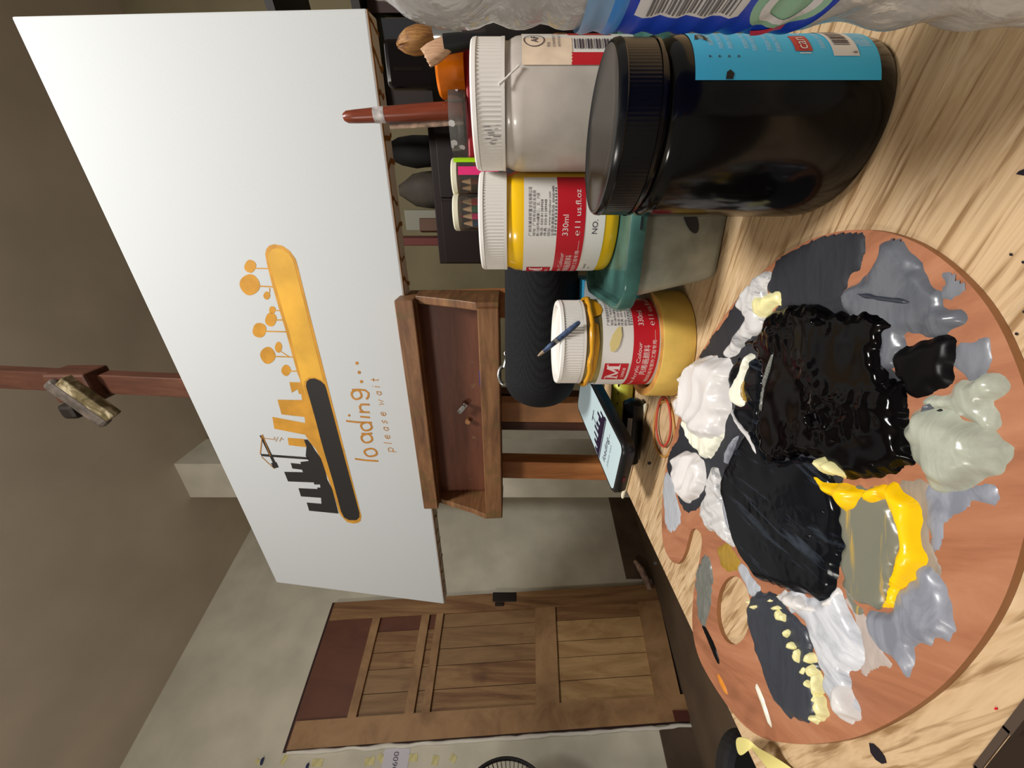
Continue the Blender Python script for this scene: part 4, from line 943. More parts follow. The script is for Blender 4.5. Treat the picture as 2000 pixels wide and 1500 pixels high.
mb = MB(); mb.tube([on_d(x, y, .462) for x, y in ((986, 718), (990, 706), (994, 694))], [.0034, .0042, .0030], 12); mb.build('body', M['metal'], clasp, smooth=60)
mb = MB(); mb.tube([on_d(x, y, .462) for x, y in ((990, 700), (985, 690), (992, 680), (1000, 684))], .0010, 8); mb.build('ring', M['metal'], clasp, smooth=60)

# ---------------------------------------------------------------- red box with cups, brushes, pencil tubes
rb = Vector((.318, .395, ZT)); rbs = (.165, .055, .147 + .047)
rba = Vector((.96, -.28, 0)).normalized(); rbb = Vector((.28, .96, 0)).normalized()
rA = at_depth(926, 84, .385); rB = at_depth(922, 308, .425); rmid = (rA + rB) / 2; rba = (rA - rB); rba.z = 0; rl = rba.length; rba.normalize(); rbb = Vector((-rba.y, rba.x, 0))
rtop = ZC + .050
rb = Vector((rmid.x, rmid.y, ZT)) + rbb * .035
mb = MB(); mb.box(rb + Vector((0, 0, (rtop - ZT) / 2)), (rl, .07, rtop - ZT), (rba, rbb, Vector((0, 0, 1))))
tag(mb.build('red_box', plain('box_red', (150, 26, 36), 0.4), loc=tuple(rb), bevel=.002), 'tall dark red box behind the white jar lid', 'box')
# clear tub on the box
cc = at_depth(905, 242, .437); cc.z = rtop + .0003; cr = .0385; ch = ZC + (1000 - 884) / F * .43 - rtop
ctub = thing('clear_cup', 'clear paint stained plastic cup holding two brushes on the red box', 'cup', tuple(cc))
mb = MB(); mb.lathe([(.001, .0004), (cr * .93, .0004), (cr * .96, .003), (cr, ch * .5), (cr, ch), (cr * .96, ch), (cr * .95, .003), (.001, .002)], cc, 48, cap0=False, cap1=False); mb.build('cup', M['clear'], ctub, smooth=40)
mb = MB()
for i in range(26):
    a = random.uniform(0, 6.28); z = random.uniform(.003, ch * .95); w = random.uniform(.06, .3); h_ = random.uniform(.002, .008)
    mb.face([cc + Vector((cr * 1.006 * math.cos(a + w * dx), cr * 1.006 * math.sin(a + w * dx), min(ch, z + h_ * dy))) for dx, dy in ((-.5, 0), (-.2, -.3), (.3, -.2), (.5, .3), (.3, 1), (-.3, .8))], random.choice((0, 0, 1)))
mb.build('paint_stain', [plain('stain_black', (34, 34, 40), 0.5), plain('stain_pale', (190, 188, 186), 0.5)], ctub)
def brush_rod(name, label, pts, rs, cols, parent_loc):
    t = thing(name, label, 'brush', tuple(parent_loc), group='paintbrushes'); return t
p_top, p_bot = at_depth(672, 229, .432), at_depth(905, 214, .428); p_bot.z = rtop + .005
br1 = thing('paintbrush', 'thick red-brown brush handle standing up from the clear cup', 'brush', tuple(p_bot), group='paintbrushes by the red box')
dd = p_top - p_bot
mb = MB(); mb.tube([p_bot + dd * t for t in (0, .15, .45, .7, .9, .97, 1.0)], [.0088, .0090, .0086, .0078, .0068, .0062, .0040], 16); mb.build('handle', wood('handle_red', [(.3, (104, 44, 26)), (.7, (140, 66, 42))], scale=(60, 60, 8), rough=.3, stain=(60, (176, 170, 166), .66, .8)), br1, smooth=50)
mb = MB(); mb.tube([p_bot + dd * t for t in (.655, .70, .745)], [.0082, .0081, .0079], 16); mb.build('paint_smear', plain('smear_pale', (176, 170, 168), .5, var=.2, vscale=120), br1, smooth=50)
p_top, p_bot = at_depth(762, 248, .445), at_depth(905, 238, .44); p_bot.z = rtop + .004; dd = p_top - p_bot
br2 = thing('paintbrush', 'thin pale brush handle standing beside the thick one', 'brush', tuple(p_bot), group='paintbrushes by the red box')
mb = MB(); mb.tube([p_bot + dd * t for t in (0, .3, .7, 1.0)], [.0022, .0030, .0028, .0022], 10); mb.build('handle', plain('handle_pale', (196, 168, 150), .45, var=.25, vscale=90), br2, smooth=50)
# orange cup
oc = at_depth(900, 136, .405); oc.z = rtop + .0003; orr = .026; oh = ZC + (1000 - 857) / F * .405 - rtop
mb = MB(); mb.lathe([(.001, .0004), (orr * .9, .0004), (orr, oh * .3), (orr * 1.02, oh * .9), (orr * .92, oh), (.001, oh)], oc, 40, cap0=False, cap1=False)
tag(mb.build('plastic_pot', plain('orange_plastic', (226, 118, 12), 0.2, trans=0.3, var=.12, vscale=40), loc=tuple(oc), smooth=40), 'orange translucent plastic pot on the red box', 'pot')
# smoky clear case further back
kc = at_depth(845, 128, .47); kb = Vector((kc.x, kc.y, rtop))
mb = MB(); mb.box(kb + Vector((0, 0, .055)), (.05, .02, .108), (rba, rbb, Vector((0, 0, 1))))
tag(mb.build('plastic_case', M['clear_dark'], loc=tuple(kb), bevel=.006), 'smoky clear plastic case standing behind the orange pot', 'case')
# dark cup with two soft brushes
kc = at_depth(935, 22, .330); kr = .028
cupb = at_depth(950, 30, .335); cupb.z = ZT
mb = MB(); mb.lathe([(.001, .0005), (.026, .0005), (.029, .17), (.027, .17), (.025, .004), (.001, .004)], Vector((cupb.x, cupb.y, ZT)), 40, cap0=False, cap1=False)
tag(mb.build('brush_cup', plain('cup_dark', (30, 28, 30), .4), loc=tuple(Vector((cupb.x, cupb.y, ZT))), smooth=40), 'dark brush cup behind the clear bottle', 'cup')
def soft_brush(label, tip, neck, foot, rr, flat, hair, ferr, hand):
    t = thing('paintbrush', label, 'brush', tuple(foot), group='paintbrushes by the red box')
    ax = (tip - neck).normalized(); hl = (tip - neck).length
    side = ax.cross(Vector((0, 1, 0))).normalized(); dep = ax.cross(side)
    mb = MB(); n = 28; prof = [(0, .72), (.15, .9), (.4, 1.1), (.65, 1.02), (.85, .66), (1.0, .16)] if not flat else [(0, .8), (.3, .95), (.7, 1.05), (1.0, .92)]
    vs = []
    for i, (u_, s_) in enumerate(prof):
        for k in range(n):
            a = 2 * math.pi * k / n; jag = (1 + .10 * math.sin(k * 5.1) * u_)
            vs.append(neck + ax * (hl * u_ * (1 + .05 * math.sin(k * 3.7) * (u_ > .6))) + side * (rr * s_ * math.cos(a) * jag) + dep * ((rr * .45 if flat else rr) * s_ * math.sin(a) * jag))
    fs = [(i * n + k, i * n + (k + 1) % n, (i + 1) * n + (k + 1) % n, (i + 1) * n + k) for i in range(len(prof) - 1) for k in range(n)] + [tuple((len(prof) - 1) * n + k for k in range(n))]
    mb.add(vs, fs); mb.build('bristles', hair, t, smooth=60)
    fx = (neck - foot).normalized()
    mb = MB(); mb.tube([neck + fx * .003, neck - fx * .012, neck - fx * .03], [rr * .78, rr * .72, rr * .5], 18); mb.build('ferrule', ferr, t, smooth=50)
    mb = MB(); mb.tube([neck - fx * .029, neck - fx * .06, foot], [rr * .5, rr * .55, rr * .3], 14); mb.build('handle', hand, t, smooth=50)
cup_foot = Vector((cupb.x, cupb.y, ZT + .006))
hairA = wood('hair_brown', [(.3, (92, 56, 36)), (.5, (140, 96, 50)), (.7, (176, 132, 70))], scale=(300, 300, 12), rough=.6)
hairB = wood('hair_tan', [(.3, (170, 124, 92)), (.6, (206, 168, 136))], scale=(400, 400, 12), rough=.6)
soft_brush('fluffy brown mop brush behind the clear bottle', at_depth(778, 88, .375), at_depth(850, 70, .372), cup_foot + Vector((-.006, 0, 0)), .0105, False, hairA, M['metal'], plain('handle_dark', (40, 30, 28), .4))
soft_brush('flat tan bristle brush leaning beside the fluffy brush', at_depth(832, 112, .352), at_depth(874, 86, .350), cup_foot + Vector((.006, .004, 0)), .0100, True, hairB, plain('ferrule_black', (46, 46, 48), .3, metal=.5), plain('handle_black', (26, 24, 24), .4))
# pencil tubes with pencils
PCOL = {'red': (206, 60, 40), 'green': (60, 120, 80), 'pink': (226, 40, 110), 'blue': (56, 84, 116), 'brown': (132, 76, 58), 'olive': (92, 84, 62)}
for k_, v_ in list(PCOL.items()): PCOL[k_] = plain('pencil_' + k_, v_, .35)
M['pencil_wood'] = plain('pencil_wood', (226, 190, 150), .6); M['cap_cream'] = plain('cap_cream', (236, 232, 206), .35, trans=.1)
tube_lab = ['clear pencil tube with a lime and pink strip, the one touching the white jar', 'clear pencil tube showing three sharp pencil points, behind the yellow jar lid']
for ti, (yy, dd_) in enumerate(((347, .400), (415.5, .405))):
    tc_ = at_depth(900, yy, dd_); tr_ = .0182; ztop = ZC + (1000 - (882 if ti == 0 else 885)) / F * (dd_ - .01)
    t = thing('pencil_tube', tube_lab[ti], 'pencil case', (tc_.x, tc_.y, ZT), group='clear pencil tubes')
    mb = MB(); mb.lathe([(tr_ * .98, ZT + .0005), (tr_, ZT + .003), (tr_, ztop - .006)], (tc_.x, tc_.y, 0), 40, cap1=False); mb.build('tube', M['clear_tube'], t, smooth=40)
    mb = MB(); mb.lathe([(tr_ * 1.01, ztop - .006), (tr_ * 1.01, ztop - .0012), (tr_ * .94, ztop), (.0005, ztop)], (tc_.x, tc_.y, 0), 40, cap0=True, cap1=False); mb.build('cap', M['cap_cream'], t, smooth=40, label='cream cap')
    names = ['red', 'green', 'pink', 'blue'] if ti else ['brown', 'olive']
    if not ti:
        mb = MB(); f_ = cylfn((tc_.x, tc_.y), 0, tr_ + .0004); k = tr_ * math.pi / 180
        patch(mb, f_, 50 * k, 86 * k, ztop - .05, ztop - .003, 0); patch(mb, f_, 8 * k, 34 * k, ztop - .05, ztop - .008, 1)
        mb.build('label', [plain('lime', (176, 236, 20), .35), plain('pink_strip', (226, 50, 120), .35)], t, smooth=30, label='lime green and pink strip')
    a0 = a0_of((tc_.x, tc_.y))
    offs = [(-.0105, .55), (-.0035, .55), (.0035, .55), (.0105, .4)] if ti else [(-.0035, .6), (-.0100, .5)]
    for nm, (o_, dp) in zip(names, offs):
        s_ = -1 if ti else 1
        sd = Vector((-math.sin(a0), math.cos(a0), 0)); fw = Vector((math.cos(a0), math.sin(a0), 0))
        b0 = Vector((tc_.x, tc_.y, ZT + .002)) + sd * (-o_ if ti else o_) + fw * (tr_ * dp * .85)
        hz = ztop - .022 - ZT
        pc = thing('pencil', nm + ' pencil standing point up inside the ' + ('pencil tube behind the yellow jar lid' if ti else 'lime striped pencil tube'), 'pencil', tuple(b0), group='pencils in the clear tubes')
        mb = MB(); mb.lathe([(.0033, 0), (.0033, hz)], b0, 6); mb.build('shaft', PCOL[nm], pc)
        mb = MB(); mb.lathe([(.0033, hz), (.0009, hz + .0095)], b0, 12, cap0=False); mb.build('sharpened_wood', M['pencil_wood'], pc, smooth=40)
        mb = MB(); mb.lathe([(.0009, hz + .0095), (.0002, hz + .0125)], b0, 8); mb.build('lead', PCOL[nm], pc)

# ---------------------------------------------------------------- water bottle at the right edge
wb = (0.1240, 0.0818); wr = 0.0330
bottle = thing('water_bottle', 'clear plastic water bottle with blue label at the right of the desk', 'bottle', (wb[0], wb[1], ZT))
prof = []; H = .150
def brad(z):
    r = wr
    for zc, w_, dp in ((.152, .0035, .05), (.138, .003, .04), (.124, .003, .04)): r -= wr * dp * math.exp(-((z - zc) / w_) ** 2)
    if z < .068:  r -= wr * .05 * (0.5 + .5 * math.sin(z * 260)) * min(1, z / .02)
    if z > .163:  # shoulder dome
        t = min(1, (z - .163) / .043); r = wr * (1 - .62 * t ** 1.8)
        r -= wr * .05 * math.exp(-((z - .180) / .003) ** 2)
    return r
zz = [i * .0022 for i in range(94)]
prof = [(wr * .80, 0.0), (wr * .95, .0012)] + [(brad(z), z) for z in zz[2:]] + [(.0128, .2070), (.0128, .216)]
mb = MB(); mb.lathe([(r, z) for r, z in prof], (wb[0], wb[1], ZT + .0004), 96, cap1=False,
                    fn=lambda a, z: 1 + (.014 * noise.noise((math.cos(a) * 2.2, math.sin(a) * 2.2, z * 60)) + (.020 * noise.noise((math.cos(a) * 4, math.sin(a) * 4, z * 90)) if z < .066 else 0)) * (0 if .068 < z < .130 else 1))
mb.build('body', M['pet'], bottle, smooth=60)
mb = MB(); mb.lathe([(.0148, .205), (.0148, .2165), (.014, .2175), (.0005, .2175)], (wb[0], wb[1], ZT), 48, cap0=True, cap1=False, fn=ribbed(36, .03)); mb.build('cap', plain('cap_blue', (30, 80, 190), .4), bottle, smooth=40)
mb = MB(); k = wr * math.pi / 180
wav = lambda u, v: 1 + .0
def bl(off):
    a0 = a0_of(wb)
    def g(u, v):
        r = wr + off + .0004 * math.sin(v * 900)
        return Vector((wb[0] + r * math.cos(a0 + u / wr), wb[1] + r * math.sin(a0 + u / wr), ZT + v))
    return g
f0, f1, f2, f3 = bl(.0006), bl(.0008), bl(.0010), bl(.0012)
nvv = 24
patch(mb, f0, -175 * k, 175 * k, .0690, .1190, 0, nv=nvv)
patch(mb, f0, -175 * k, 175 * k, .1190, .1225, 1, nv=3)
patch(mb, f0, -175 * k, 175 * k, .1225, .1290, 2, nv=4)
patch(mb, f1, -52 * k, -8 * k, .0905, .1165, 3, nv=12)
for i in range(24):
    v = .0930 + i * .00088; patch(mb, f2, -50 * k, -16 * k, v, v + (.0003, .0005, .00065)[(i * 7) % 3], 4)
cg = [(-44 * k + .0095 * math.cos(a), .0800 + .0085 * math.sin(a)) for a in [i * math.pi / 16 for i in range(32)]]
cpoly(mb, f1, cg, 5)
for q in ribbon([(-44 * k + .0060 * math.cos(a), .0800 + .0055 * math.sin(a)) for a in [i * math.pi / 12 for i in range(25)]], .0022): mb.face([f2(p.x, p.y) for p in q], 3)
cpoly(mb, f1, [(a * k, v) for a, v in ((-78, .0790), (-70, .0815), (-60, .0790), (-58, .0760), (-66, .0745), (-76, .0765))], 6)
cpoly(mb, f1, [(a * k, v) for a, v in ((-36, .0725), (-20, .0765), (-18, .0785), (-34, .0745))], 7)
mb.build('label', [M['bl_blue'], M['bl_mid'], M['bl_light'], M['bl_white'], M['bl_bar'], M['bl_green'], M['bl_red'], plain('bl_orange', (206, 128, 60), .4)], bottle, smooth=60, label='blue label with a barcode')

# ---------------------------------------------------------------- canvas on the easel
B0 = Vector((.509, .5, 0)); U = Vector((-.893, .45, 0)).normalized(); NF = Vector((-.45, -.893, 0)).normalized(); ZV = Vector((0, 0, 1))
LEAN = R(5.0)
CB = Vector((B0.x, B0.y, ZC + .1975)); VV = (-NF * math.sin(LEAN) + ZV * math.cos(LEAN)); CN = U.cross(VV) * -1
if CN.dot(NF) < 0: CN = -CN
def on_canvas(x, y):
    r = ray(x, y); o = Vector((0, 0, ZC))
    t = (CB - o).dot(CN) / r.dot(CN); p = o + r * t - CB
    return (p.dot(U), p.dot(VV))
def cv(ab, off=0.0): return CB + U * ab[0] + VV * ab[1] + CN * off
qa, qb, qc, qd = [on_canvas(*p) for p in ((20, 31), (716, 15), (868, 1180), (540, 1138))]
print('canvas corners', qa, qb, qc, qd)
canvas = thing('painting', 'wide white canvas on the easel with a painted loading bar', 'painting', tuple(cv(qb)))
TH = .034
mb = MB(); cor = [qb, qc, qd, qa]
# slightly bellied front so the cloth is not a perfect plane
mb.prism([cv(p, -TH) for p in cor], [cv(p, 0) for p in cor])
for i in range(len(mb.m)): mb.m[i] = 1
mb.m[0] = 1; mb.m[1] = 0
ob = mb.build('canvas', [M['canvas'], M['canvas_side']], canvas, bevel=.003)
# painted picture
art = MB(); S5 = lambda cx, cy: (450 + cx / 2.5, 450 + cy / 2.5)
def art_poly(pts, mi, off): art.face([cv(on_canvas(*S5(*p)), off) for p in pts], mi)
def art_line(pts, w, mi, off):
    P = [Vector(on_canvas(*S5(*p))) for p in pts]
    sc_ = (Vector(on_canvas(*S5(pts[0][0] + 1, pts[0][1]))) - P[0]).length
    for q in ribbon(P, w * sc_): art.face([cv((p.x, p.y), off) for p in q], mi)
def ell(cx, cy, rx, ry, n=22, ph=0.0): return [(cx + rx * math.cos(t) + .06 * rx * math.sin(3 * t + ph), cy + ry * math.sin(t)) for t in [2 * math.pi * i / n for i in range(n)]]
bar = [(170, 115), (176, 90), (190, 74), (215, 67), (255, 75), (290, 100), (318, 138), (328, 170), (395, 440), (470, 735), (640, 1395), (636, 1418), (622, 1428), (600, 1431), (570, 1424), (540, 1392), (530, 1375), (497, 1262), (465, 1180), (440, 1110), (412, 1060), (385, 1000), (345, 740), (325, 690), (300, 600), (270, 490), (240, 390), (205, 270), (180, 170)]
art_poly(bar, 0, .0003)
art_poly([(185, 140), (188, 112), (205, 92), (225, 86), (255, 92), (285, 112), (306, 142), (316, 175), (384, 445), (455, 735), (415, 716), (385, 716), (360, 738), (358, 760), (385, 860), (360, 780), (340, 700), (318, 610), (288, 495), (255, 385), (222, 270), (196, 180)], 1, .0005)
art_poly([(370, 760), (372, 738), (388, 724), (412, 722), (440, 734), (460, 752), (468, 772), (560, 1120), (630, 1378), (630, 1400), (615, 1414), (580, 1414), (555, 1400), (540, 1370), (500, 1220), (455, 1070), (410, 900)], 2, .0007)
for b_ in ([(288, 740), (345, 742), (356, 800), (335, 798), (328, 775), (300, 792)], [(230, 826), (352, 828), (372, 912), (250, 898)], [(205, 910), (366, 940), (378, 1000), (215, 968)], [(280, 1012), (362, 1018), (386, 1060), (285, 1048)]): art_poly(b_, 0, .0004)
art_poly([(340, 735), (372, 742), (372, 770), (412, 900), (445, 1040), (420, 1070), (395, 1042), (366, 1000), (366, 940), (350, 830)], 0, .00045)
art_poly([(528, 1382), (385, 1368), (373, 1328), (445, 1334), (443, 1305), (345, 1298), (333, 1258), (425, 1262), (425, 1255), (440, 1255), (438, 1240), (410, 1240), (408, 1230), (282, 1225), (263, 1178), (355, 1180), (350, 1168), (303, 1162), (295, 1135), (345, 1140), (342, 1130), (383, 1125), (368, 1100), (372, 1055), (360, 1022), (376, 1020), (398, 1048), (414, 1075), (442, 1112), (465, 1180), (472, 1215), (497, 1262)], 2, .0006)
art_line([(150, 1096), (384, 1113)], 13, 2, .0006); art_line([(150, 1000), (218, 1142)], 14, 2, .0008); art_poly([(198, 1136), (224, 1130), (236, 1156), (212, 1162)], 2, .0006)
for l_ in ([(156, 995), (196, 1100)], [(146, 1092), (156, 1000)], [(152, 1104), (214, 1162)], [(166, 1014), (214, 1020)], [(214, 1008), (222, 1030), (232, 1008), (240, 1030), (250, 1010), (258, 1022)]): art_line(l_, 3.5, 3, .0009)
for c_, st, w in (((97, 175, 28, 32), ((122, 185), (190, 186)), 5), ((95, 265, 48, 52), ((140, 272), (210, 275)), 6), ((178, 318, 16, 20), ((192, 305), (192, 280)), 4), ((205, 388, 16, 18), ((218, 390), (248, 392)), 5), ((198, 435, 28, 34), ((222, 437), (258, 437)), 6), ((142, 487, 34, 36), ((172, 492), (276, 495)), 6), ((183, 610, 36, 42), ((212, 615), (306, 618)), 6), ((235, 570, 17, 27), ((246, 590), (286, 616)), 5), ((272, 683, 22, 28), ((290, 686), (336, 688)), 6)):
    art_poly(ell(*c_, ph=c_[0]), 0, .00035); art_line(st, w, 0, .0004)
G = 3
lw = 10
art_line([(608, 1115), (660, 1122), (722, 1126)], lw, G, .0004)
art_line(ell(685, 1084, 30, 19) + [ell(685, 1084, 30, 19)[0]], lw, G, .0004)
art_line(ell(666, 1015, 26, 21) + [ell(666, 1015, 26, 21)[0]], lw, G, .0004); art_line([(640, 992), (668, 993), (692, 990)], lw, G, .0005)
art_line(ell(664, 957, 26, 20) + [ell(664, 957, 26, 20)[0]], lw, G, .0004); art_line([(565, 930), (620, 936), (690, 938)], lw, G, .0005)
art_line([(634, 909), (681, 913)], lw, G, .0004); art_poly(ell(580, 903, 6, 6, 10), G, .0004)
art_line([(630, 886), (680, 888)], lw, G, .0004); art_line([(648, 886), (634, 872), (632, 860), (640, 849), (679, 850)], lw, G, .0005)
art_line(ell(616, 802, 24, 22) + [ell(616, 802, 24, 22)[0]], lw, G, .0004); art_line([(594, 778), (630, 777), (658, 780), (674, 793), (674, 810), (664, 824)], lw, G, .0005)
for x, y in ((640, 738), (629, 693), (618, 648)): art_poly(ell(x, y, 8, 8, 12), G, .0004)
# small second line: simple stroke letters, right vector (rx, ry), up vector (ux, uy) in the picture
GL = {'p': [[(0, 1), (0, -.6)], [(0, .9), (.5, 1), (.7, .5), (.5, 0), (0, .1)]], 'l': [[(0.2, 1.6), (.2, 0)]], 'e': [[(0, .5), (.7, .55), (.5, 1), (.1, .85), (0, .4), (.25, 0), (.7, .12)]],
      'a': [[(.65, .8), (.3, 1), (0, .5), (.3, 0), (.65, .3)], [(.65, 1), (.65, 0)]], 's': [[(.6, .9), (.3, 1), (.05, .75), (.55, .35), (.3, 0), (0, .1)]], 'w': [[(0, 1), (.15, 0), (.4, .7), (.65, 0), (.85, 1)]],
      'i': [[(.2, 1), (.2, 0)], [(.2, 1.4), (.2, 1.5)]], 't': [[(.3, 1.5), (.3, .1), (.55, 0)], [(0, 1), (.6, 1)]]}
for ch_, (ox, oy) in zip('pleasewait', ((796, 1080), (788, 1046), (780, 1018), (774, 980), (766, 944), (760, 906), (750, 852), (740, 806), (730, 770), (724, 740))):
    for stq in GL[ch_]: art_line([(ox - 24 * y_ - 4 * x_, oy - 26 * x_ - 3 * y_) for x_, y_ in stq], 4.2, 3, .0004)
art.build('painted_design', [M['gold'], M['gold_in'], M['ink'], M['gold_text']], canvas, label='yellow and black painted loading bar with skyline and lettering')
# ochre drips across the bottom edge of the canvas
mb = MB(); wid = (Vector(qc) - Vector(qb)).length; ed = (Vector(qc) - Vector(qb)).normalized()
def under(a, w): p = Vector(qb) + ed * (a * wid); return cv((p.x, p.y), -TH * w) - VV * .0006
a = .01
rs_ = random.Random(3)
while a < .98:
    w0 = rs_.uniform(.004, .008) / wid; cx = a; pts = []
    for i in range(7):
        t = i / 6; pts.append((cx + .012 * noise.noise((a * 40, t * 2, 1)) + (.01 * t if rs_.random() < .5 else 0) * 0 + .008 * t * math.sin(a * 50), t))
    end = 1.0 if rs_.random() < .6 else .7
    pl = [(x, t * end) for x, t in pts]
    mb.face([under(x - w0 / 2, t) for x, t in pl] + [under(x + w0 / 2, t) for x, t in pl[::-1]])
    a += rs_.uniform(.018, .045)
mb.face([under(0, .0), under(.98, .0), under(.98, .10), under(0, .12)])
mb.build('paint_drip', M['drip'], canvas, label='ochre drips on the underside')

# ---------------------------------------------------------------- easel
def E(q, p, z): v = B0 + U * q + NF * p; return Vector((v.x, v.y, ZC + z))
easel = thing('easel', 'brown wooden studio easel with an open tool tray holding the wide canvas', 'easel', (E(.638, -.05, 0).x, E(.638, -.05, 0).y, 0))
AX = (U, NF, ZV)
def ebox(mb, q0, q1, p0, p1, z0, z1): mb.box(E((q0 + q1) / 2, (p0 + p1) / 2, (z0 + z1) / 2), (q1 - q0, p1 - p0, z1 - z0), AX)
mb = MB(); ebox(mb, .389, .868, -.045, .030, .168, .1962); ebox(mb, .387, .870, .006, .045, .170, .2030); mb.build('canvas_ledge', M['easel_h'], easel, bevel=.002)
mb = MB(); ebox(mb, .392, .862, .052, .080, .0215, .0575); mb.build('front_board', M['easel_h'], easel, bevel=.002)
mb = MB(); ebox(mb, .395, .862, -.008, .002, .022, .172); mb.build('back_panel', M['easel_panel'], easel)
mb = MB(); ebox(mb, .395, .862, .0, .055, .022, .030); mb.build('bottom_panel', M['easel_panel'], easel)
for q0, q1 in ((.383, .397), (.856, .870)):
    mb = MB(); pr = [(-.02, .0215), (.072, .0215), (.074, .060), (.058, .090), (.026, .170), (-.02, .172)]
    mb.prism([E(q0, p, z) for p, z in pr], [E(q1, p, z) for p, z in pr]); mb.build('end_board', M['easel_h'], easel, bevel=.0015)
# wing nut and dowel on the back panel
mb = MB(); w_ = E(.612, .012, .100)
mb.tube([E(.612, .002, .100), E(.612, .022, .100)], .004, 12); mb.face([w_ + U * .0 + ZV * .0, w_ + U * .010 + ZV * .012 + NF * .006, w_ + U * .018 + ZV * .010 + NF * .008, w_ + U * .010 - ZV * .002 + NF * .004]); mb.box(E(.618, .016, .102), (.026, .003, .010), ((U * .8 + ZV * .6).normalized(), NF, (ZV * .8 - U * .6).normalized())); mb.build('wing_nut', M['metal'], easel, bevel=.001)
mb = MB(); mb.tube([E(.655, .0, .094), E(.655, .012, .094)], .0055, 14); mb.build('dowel', plain('dowel', (150, 104, 66), .5), easel, smooth=40)
mb = MB(); ebox(mb, .516, .545, .050, .054, .058, .061); mb.build('paint_smear', plain('smear_blue', (40, 54, 150), .4), easel)
# legs and mast
def post(mb, q, w, dpt, p0, z0, z1, lean, slide=0.0):
    a = E(q + slide, p0, z0); b = E(q, p0, z1) - NF * (lean * (z1 - z0))
    h = [U * (w / 2), NF * (dpt / 2)]
    mb.prism([a + h[0] * i + h[1] * j for i, j in ((-1, -1), (1, -1), (1, 1), (-1, 1))], [b + h[0] * i + h[1] * j for i, j in ((-1, -1), (1, -1), (1, 1), (-1, 1))])
mb = MB(); post(mb, .800, .050, .034, -.030, -ZC, .17, 0.0, .03); mb.build('leg', M['easel_leg'], easel, bevel=.002)
mb = MB(); post(mb, .415, .050, .034, -.030, -ZC, .17, 0.0, -.03); mb.build('leg', M['easel_leg'], easel, bevel=.002)
mb = MB(); post(mb, .640, .052, .030, .026, -ZC, 1.45, .0936); mb.build('mast', M['mast'], easel, bevel=.002)
mb = MB(); post(mb, .637, .048, .030, .004, -ZC, .16, .02); mb.build('upright', plain('upright_wood', (186, 132, 88), .5, var=.1, vscale=20), easel, bevel=.002)
mb = MB(); post(mb, .678, .030, .030, -.012, -ZC, .16, .02); mb.build('upright', M['mast'], easel, bevel=.002)
mb = MB(); ebox(mb, .36, .88, -.035, -.012, -.60, -.55); mb.build('cross_bar', M['easel'], easel, bevel=.002)
mb = MB(); ebox(mb, .36, .88, -.030, .10, -ZC, -ZC + .04); mb.build('foot', M['easel'], easel, bevel=.002)
def mast_pt(z): return E(.640, .026, -ZC) + ZV * (z + ZC) - NF * (.0936 * (z + ZC))
mt = mast_pt(1.06)
cl = thing_parent = None
mb = MB(); a1 = (U * .97 + ZV * .24).normalized(); a3 = (ZV * .97 - U * .24).normalized()
mb.box(mt + NF * .015, (.078, .062, .10), (U, NF, ZV)); clamp = mb.build('clamp_block', M['mast'], easel, bevel=.006)
mb = MB(); a1 = (U * .82 - ZV * .57).normalized(); a3 = (ZV * .82 + U * .57).normalized()
mb.box(mt + NF * .052 + U * .035 - ZV * .010, (.145, .022, .034), (a1, NF, a3)); mb.build('clamp_lever', plain('lever_grey', (92, 82, 74), .5, var=.2, vscale=40), clamp, bevel=.009)
mb = MB(); mb.box(mt + NF * .054 + U * .020 - ZV * .045, (.125, .024, .030), (a1, NF, a3)); mb.build('clamp_jaw', wood('jaw', [(.35, (70, 62, 34)), (.5, (110, 96, 66)), (.62, (186, 172, 140))], scale=(30, 30, 30), rough=.5), clamp, bevel=.003)
mb = MB(); mb.box(mt + NF * .05 + U * .055 + ZV * .018, (.040, .03, .040), (U, NF, ZV)); mb.build('clamp_knob', M['dark_metal'], clamp, bevel=.010)

# ---------------------------------------------------------------- dim clutter behind the easel
cab0 = at_depth(900, 505, 1.45); cab1 = at_depth(900, 255, 1.25); cdv = (cab1 - cab0); cdv.z = 0; cl_ = cdv.length; cdv.normalize(); cdn = Vector((-cdv.y, cdv.x, 0))
ctop = ZC + (1000 - 855) / F * 1.42
cm = (cab0 + cab1) / 2; cm.z = 0; cm += cdn * .13
cabinet = thing('cabinet', 'dark brown cabinet in the shadow behind the easel', 'cabinet', tuple(cm))
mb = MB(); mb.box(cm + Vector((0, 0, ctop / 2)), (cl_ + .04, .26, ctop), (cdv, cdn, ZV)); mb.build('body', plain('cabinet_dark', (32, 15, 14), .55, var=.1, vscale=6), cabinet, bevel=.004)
for s in (-1, 1):
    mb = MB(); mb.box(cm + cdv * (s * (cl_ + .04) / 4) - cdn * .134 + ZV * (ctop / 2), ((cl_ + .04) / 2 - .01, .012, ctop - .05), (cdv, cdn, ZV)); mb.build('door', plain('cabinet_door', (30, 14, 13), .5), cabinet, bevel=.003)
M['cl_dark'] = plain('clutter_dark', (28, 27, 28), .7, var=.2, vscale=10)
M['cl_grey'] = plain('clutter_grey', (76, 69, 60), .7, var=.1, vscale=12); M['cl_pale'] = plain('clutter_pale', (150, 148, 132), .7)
def crate(px, w, d_, h_, m_, name, label, cat, rz=0.0, z=None, dep=1.4):
    b = at_depth(px[0], px[1], dep); b.z = ctop if z is None else z; mb = MB()
    a = (cdv * math.cos(rz) + cdn * math.sin(rz)); b2 = (cdn * math.cos(rz) - cdv * math.sin(rz))
    return tag, mb, b, a, b2
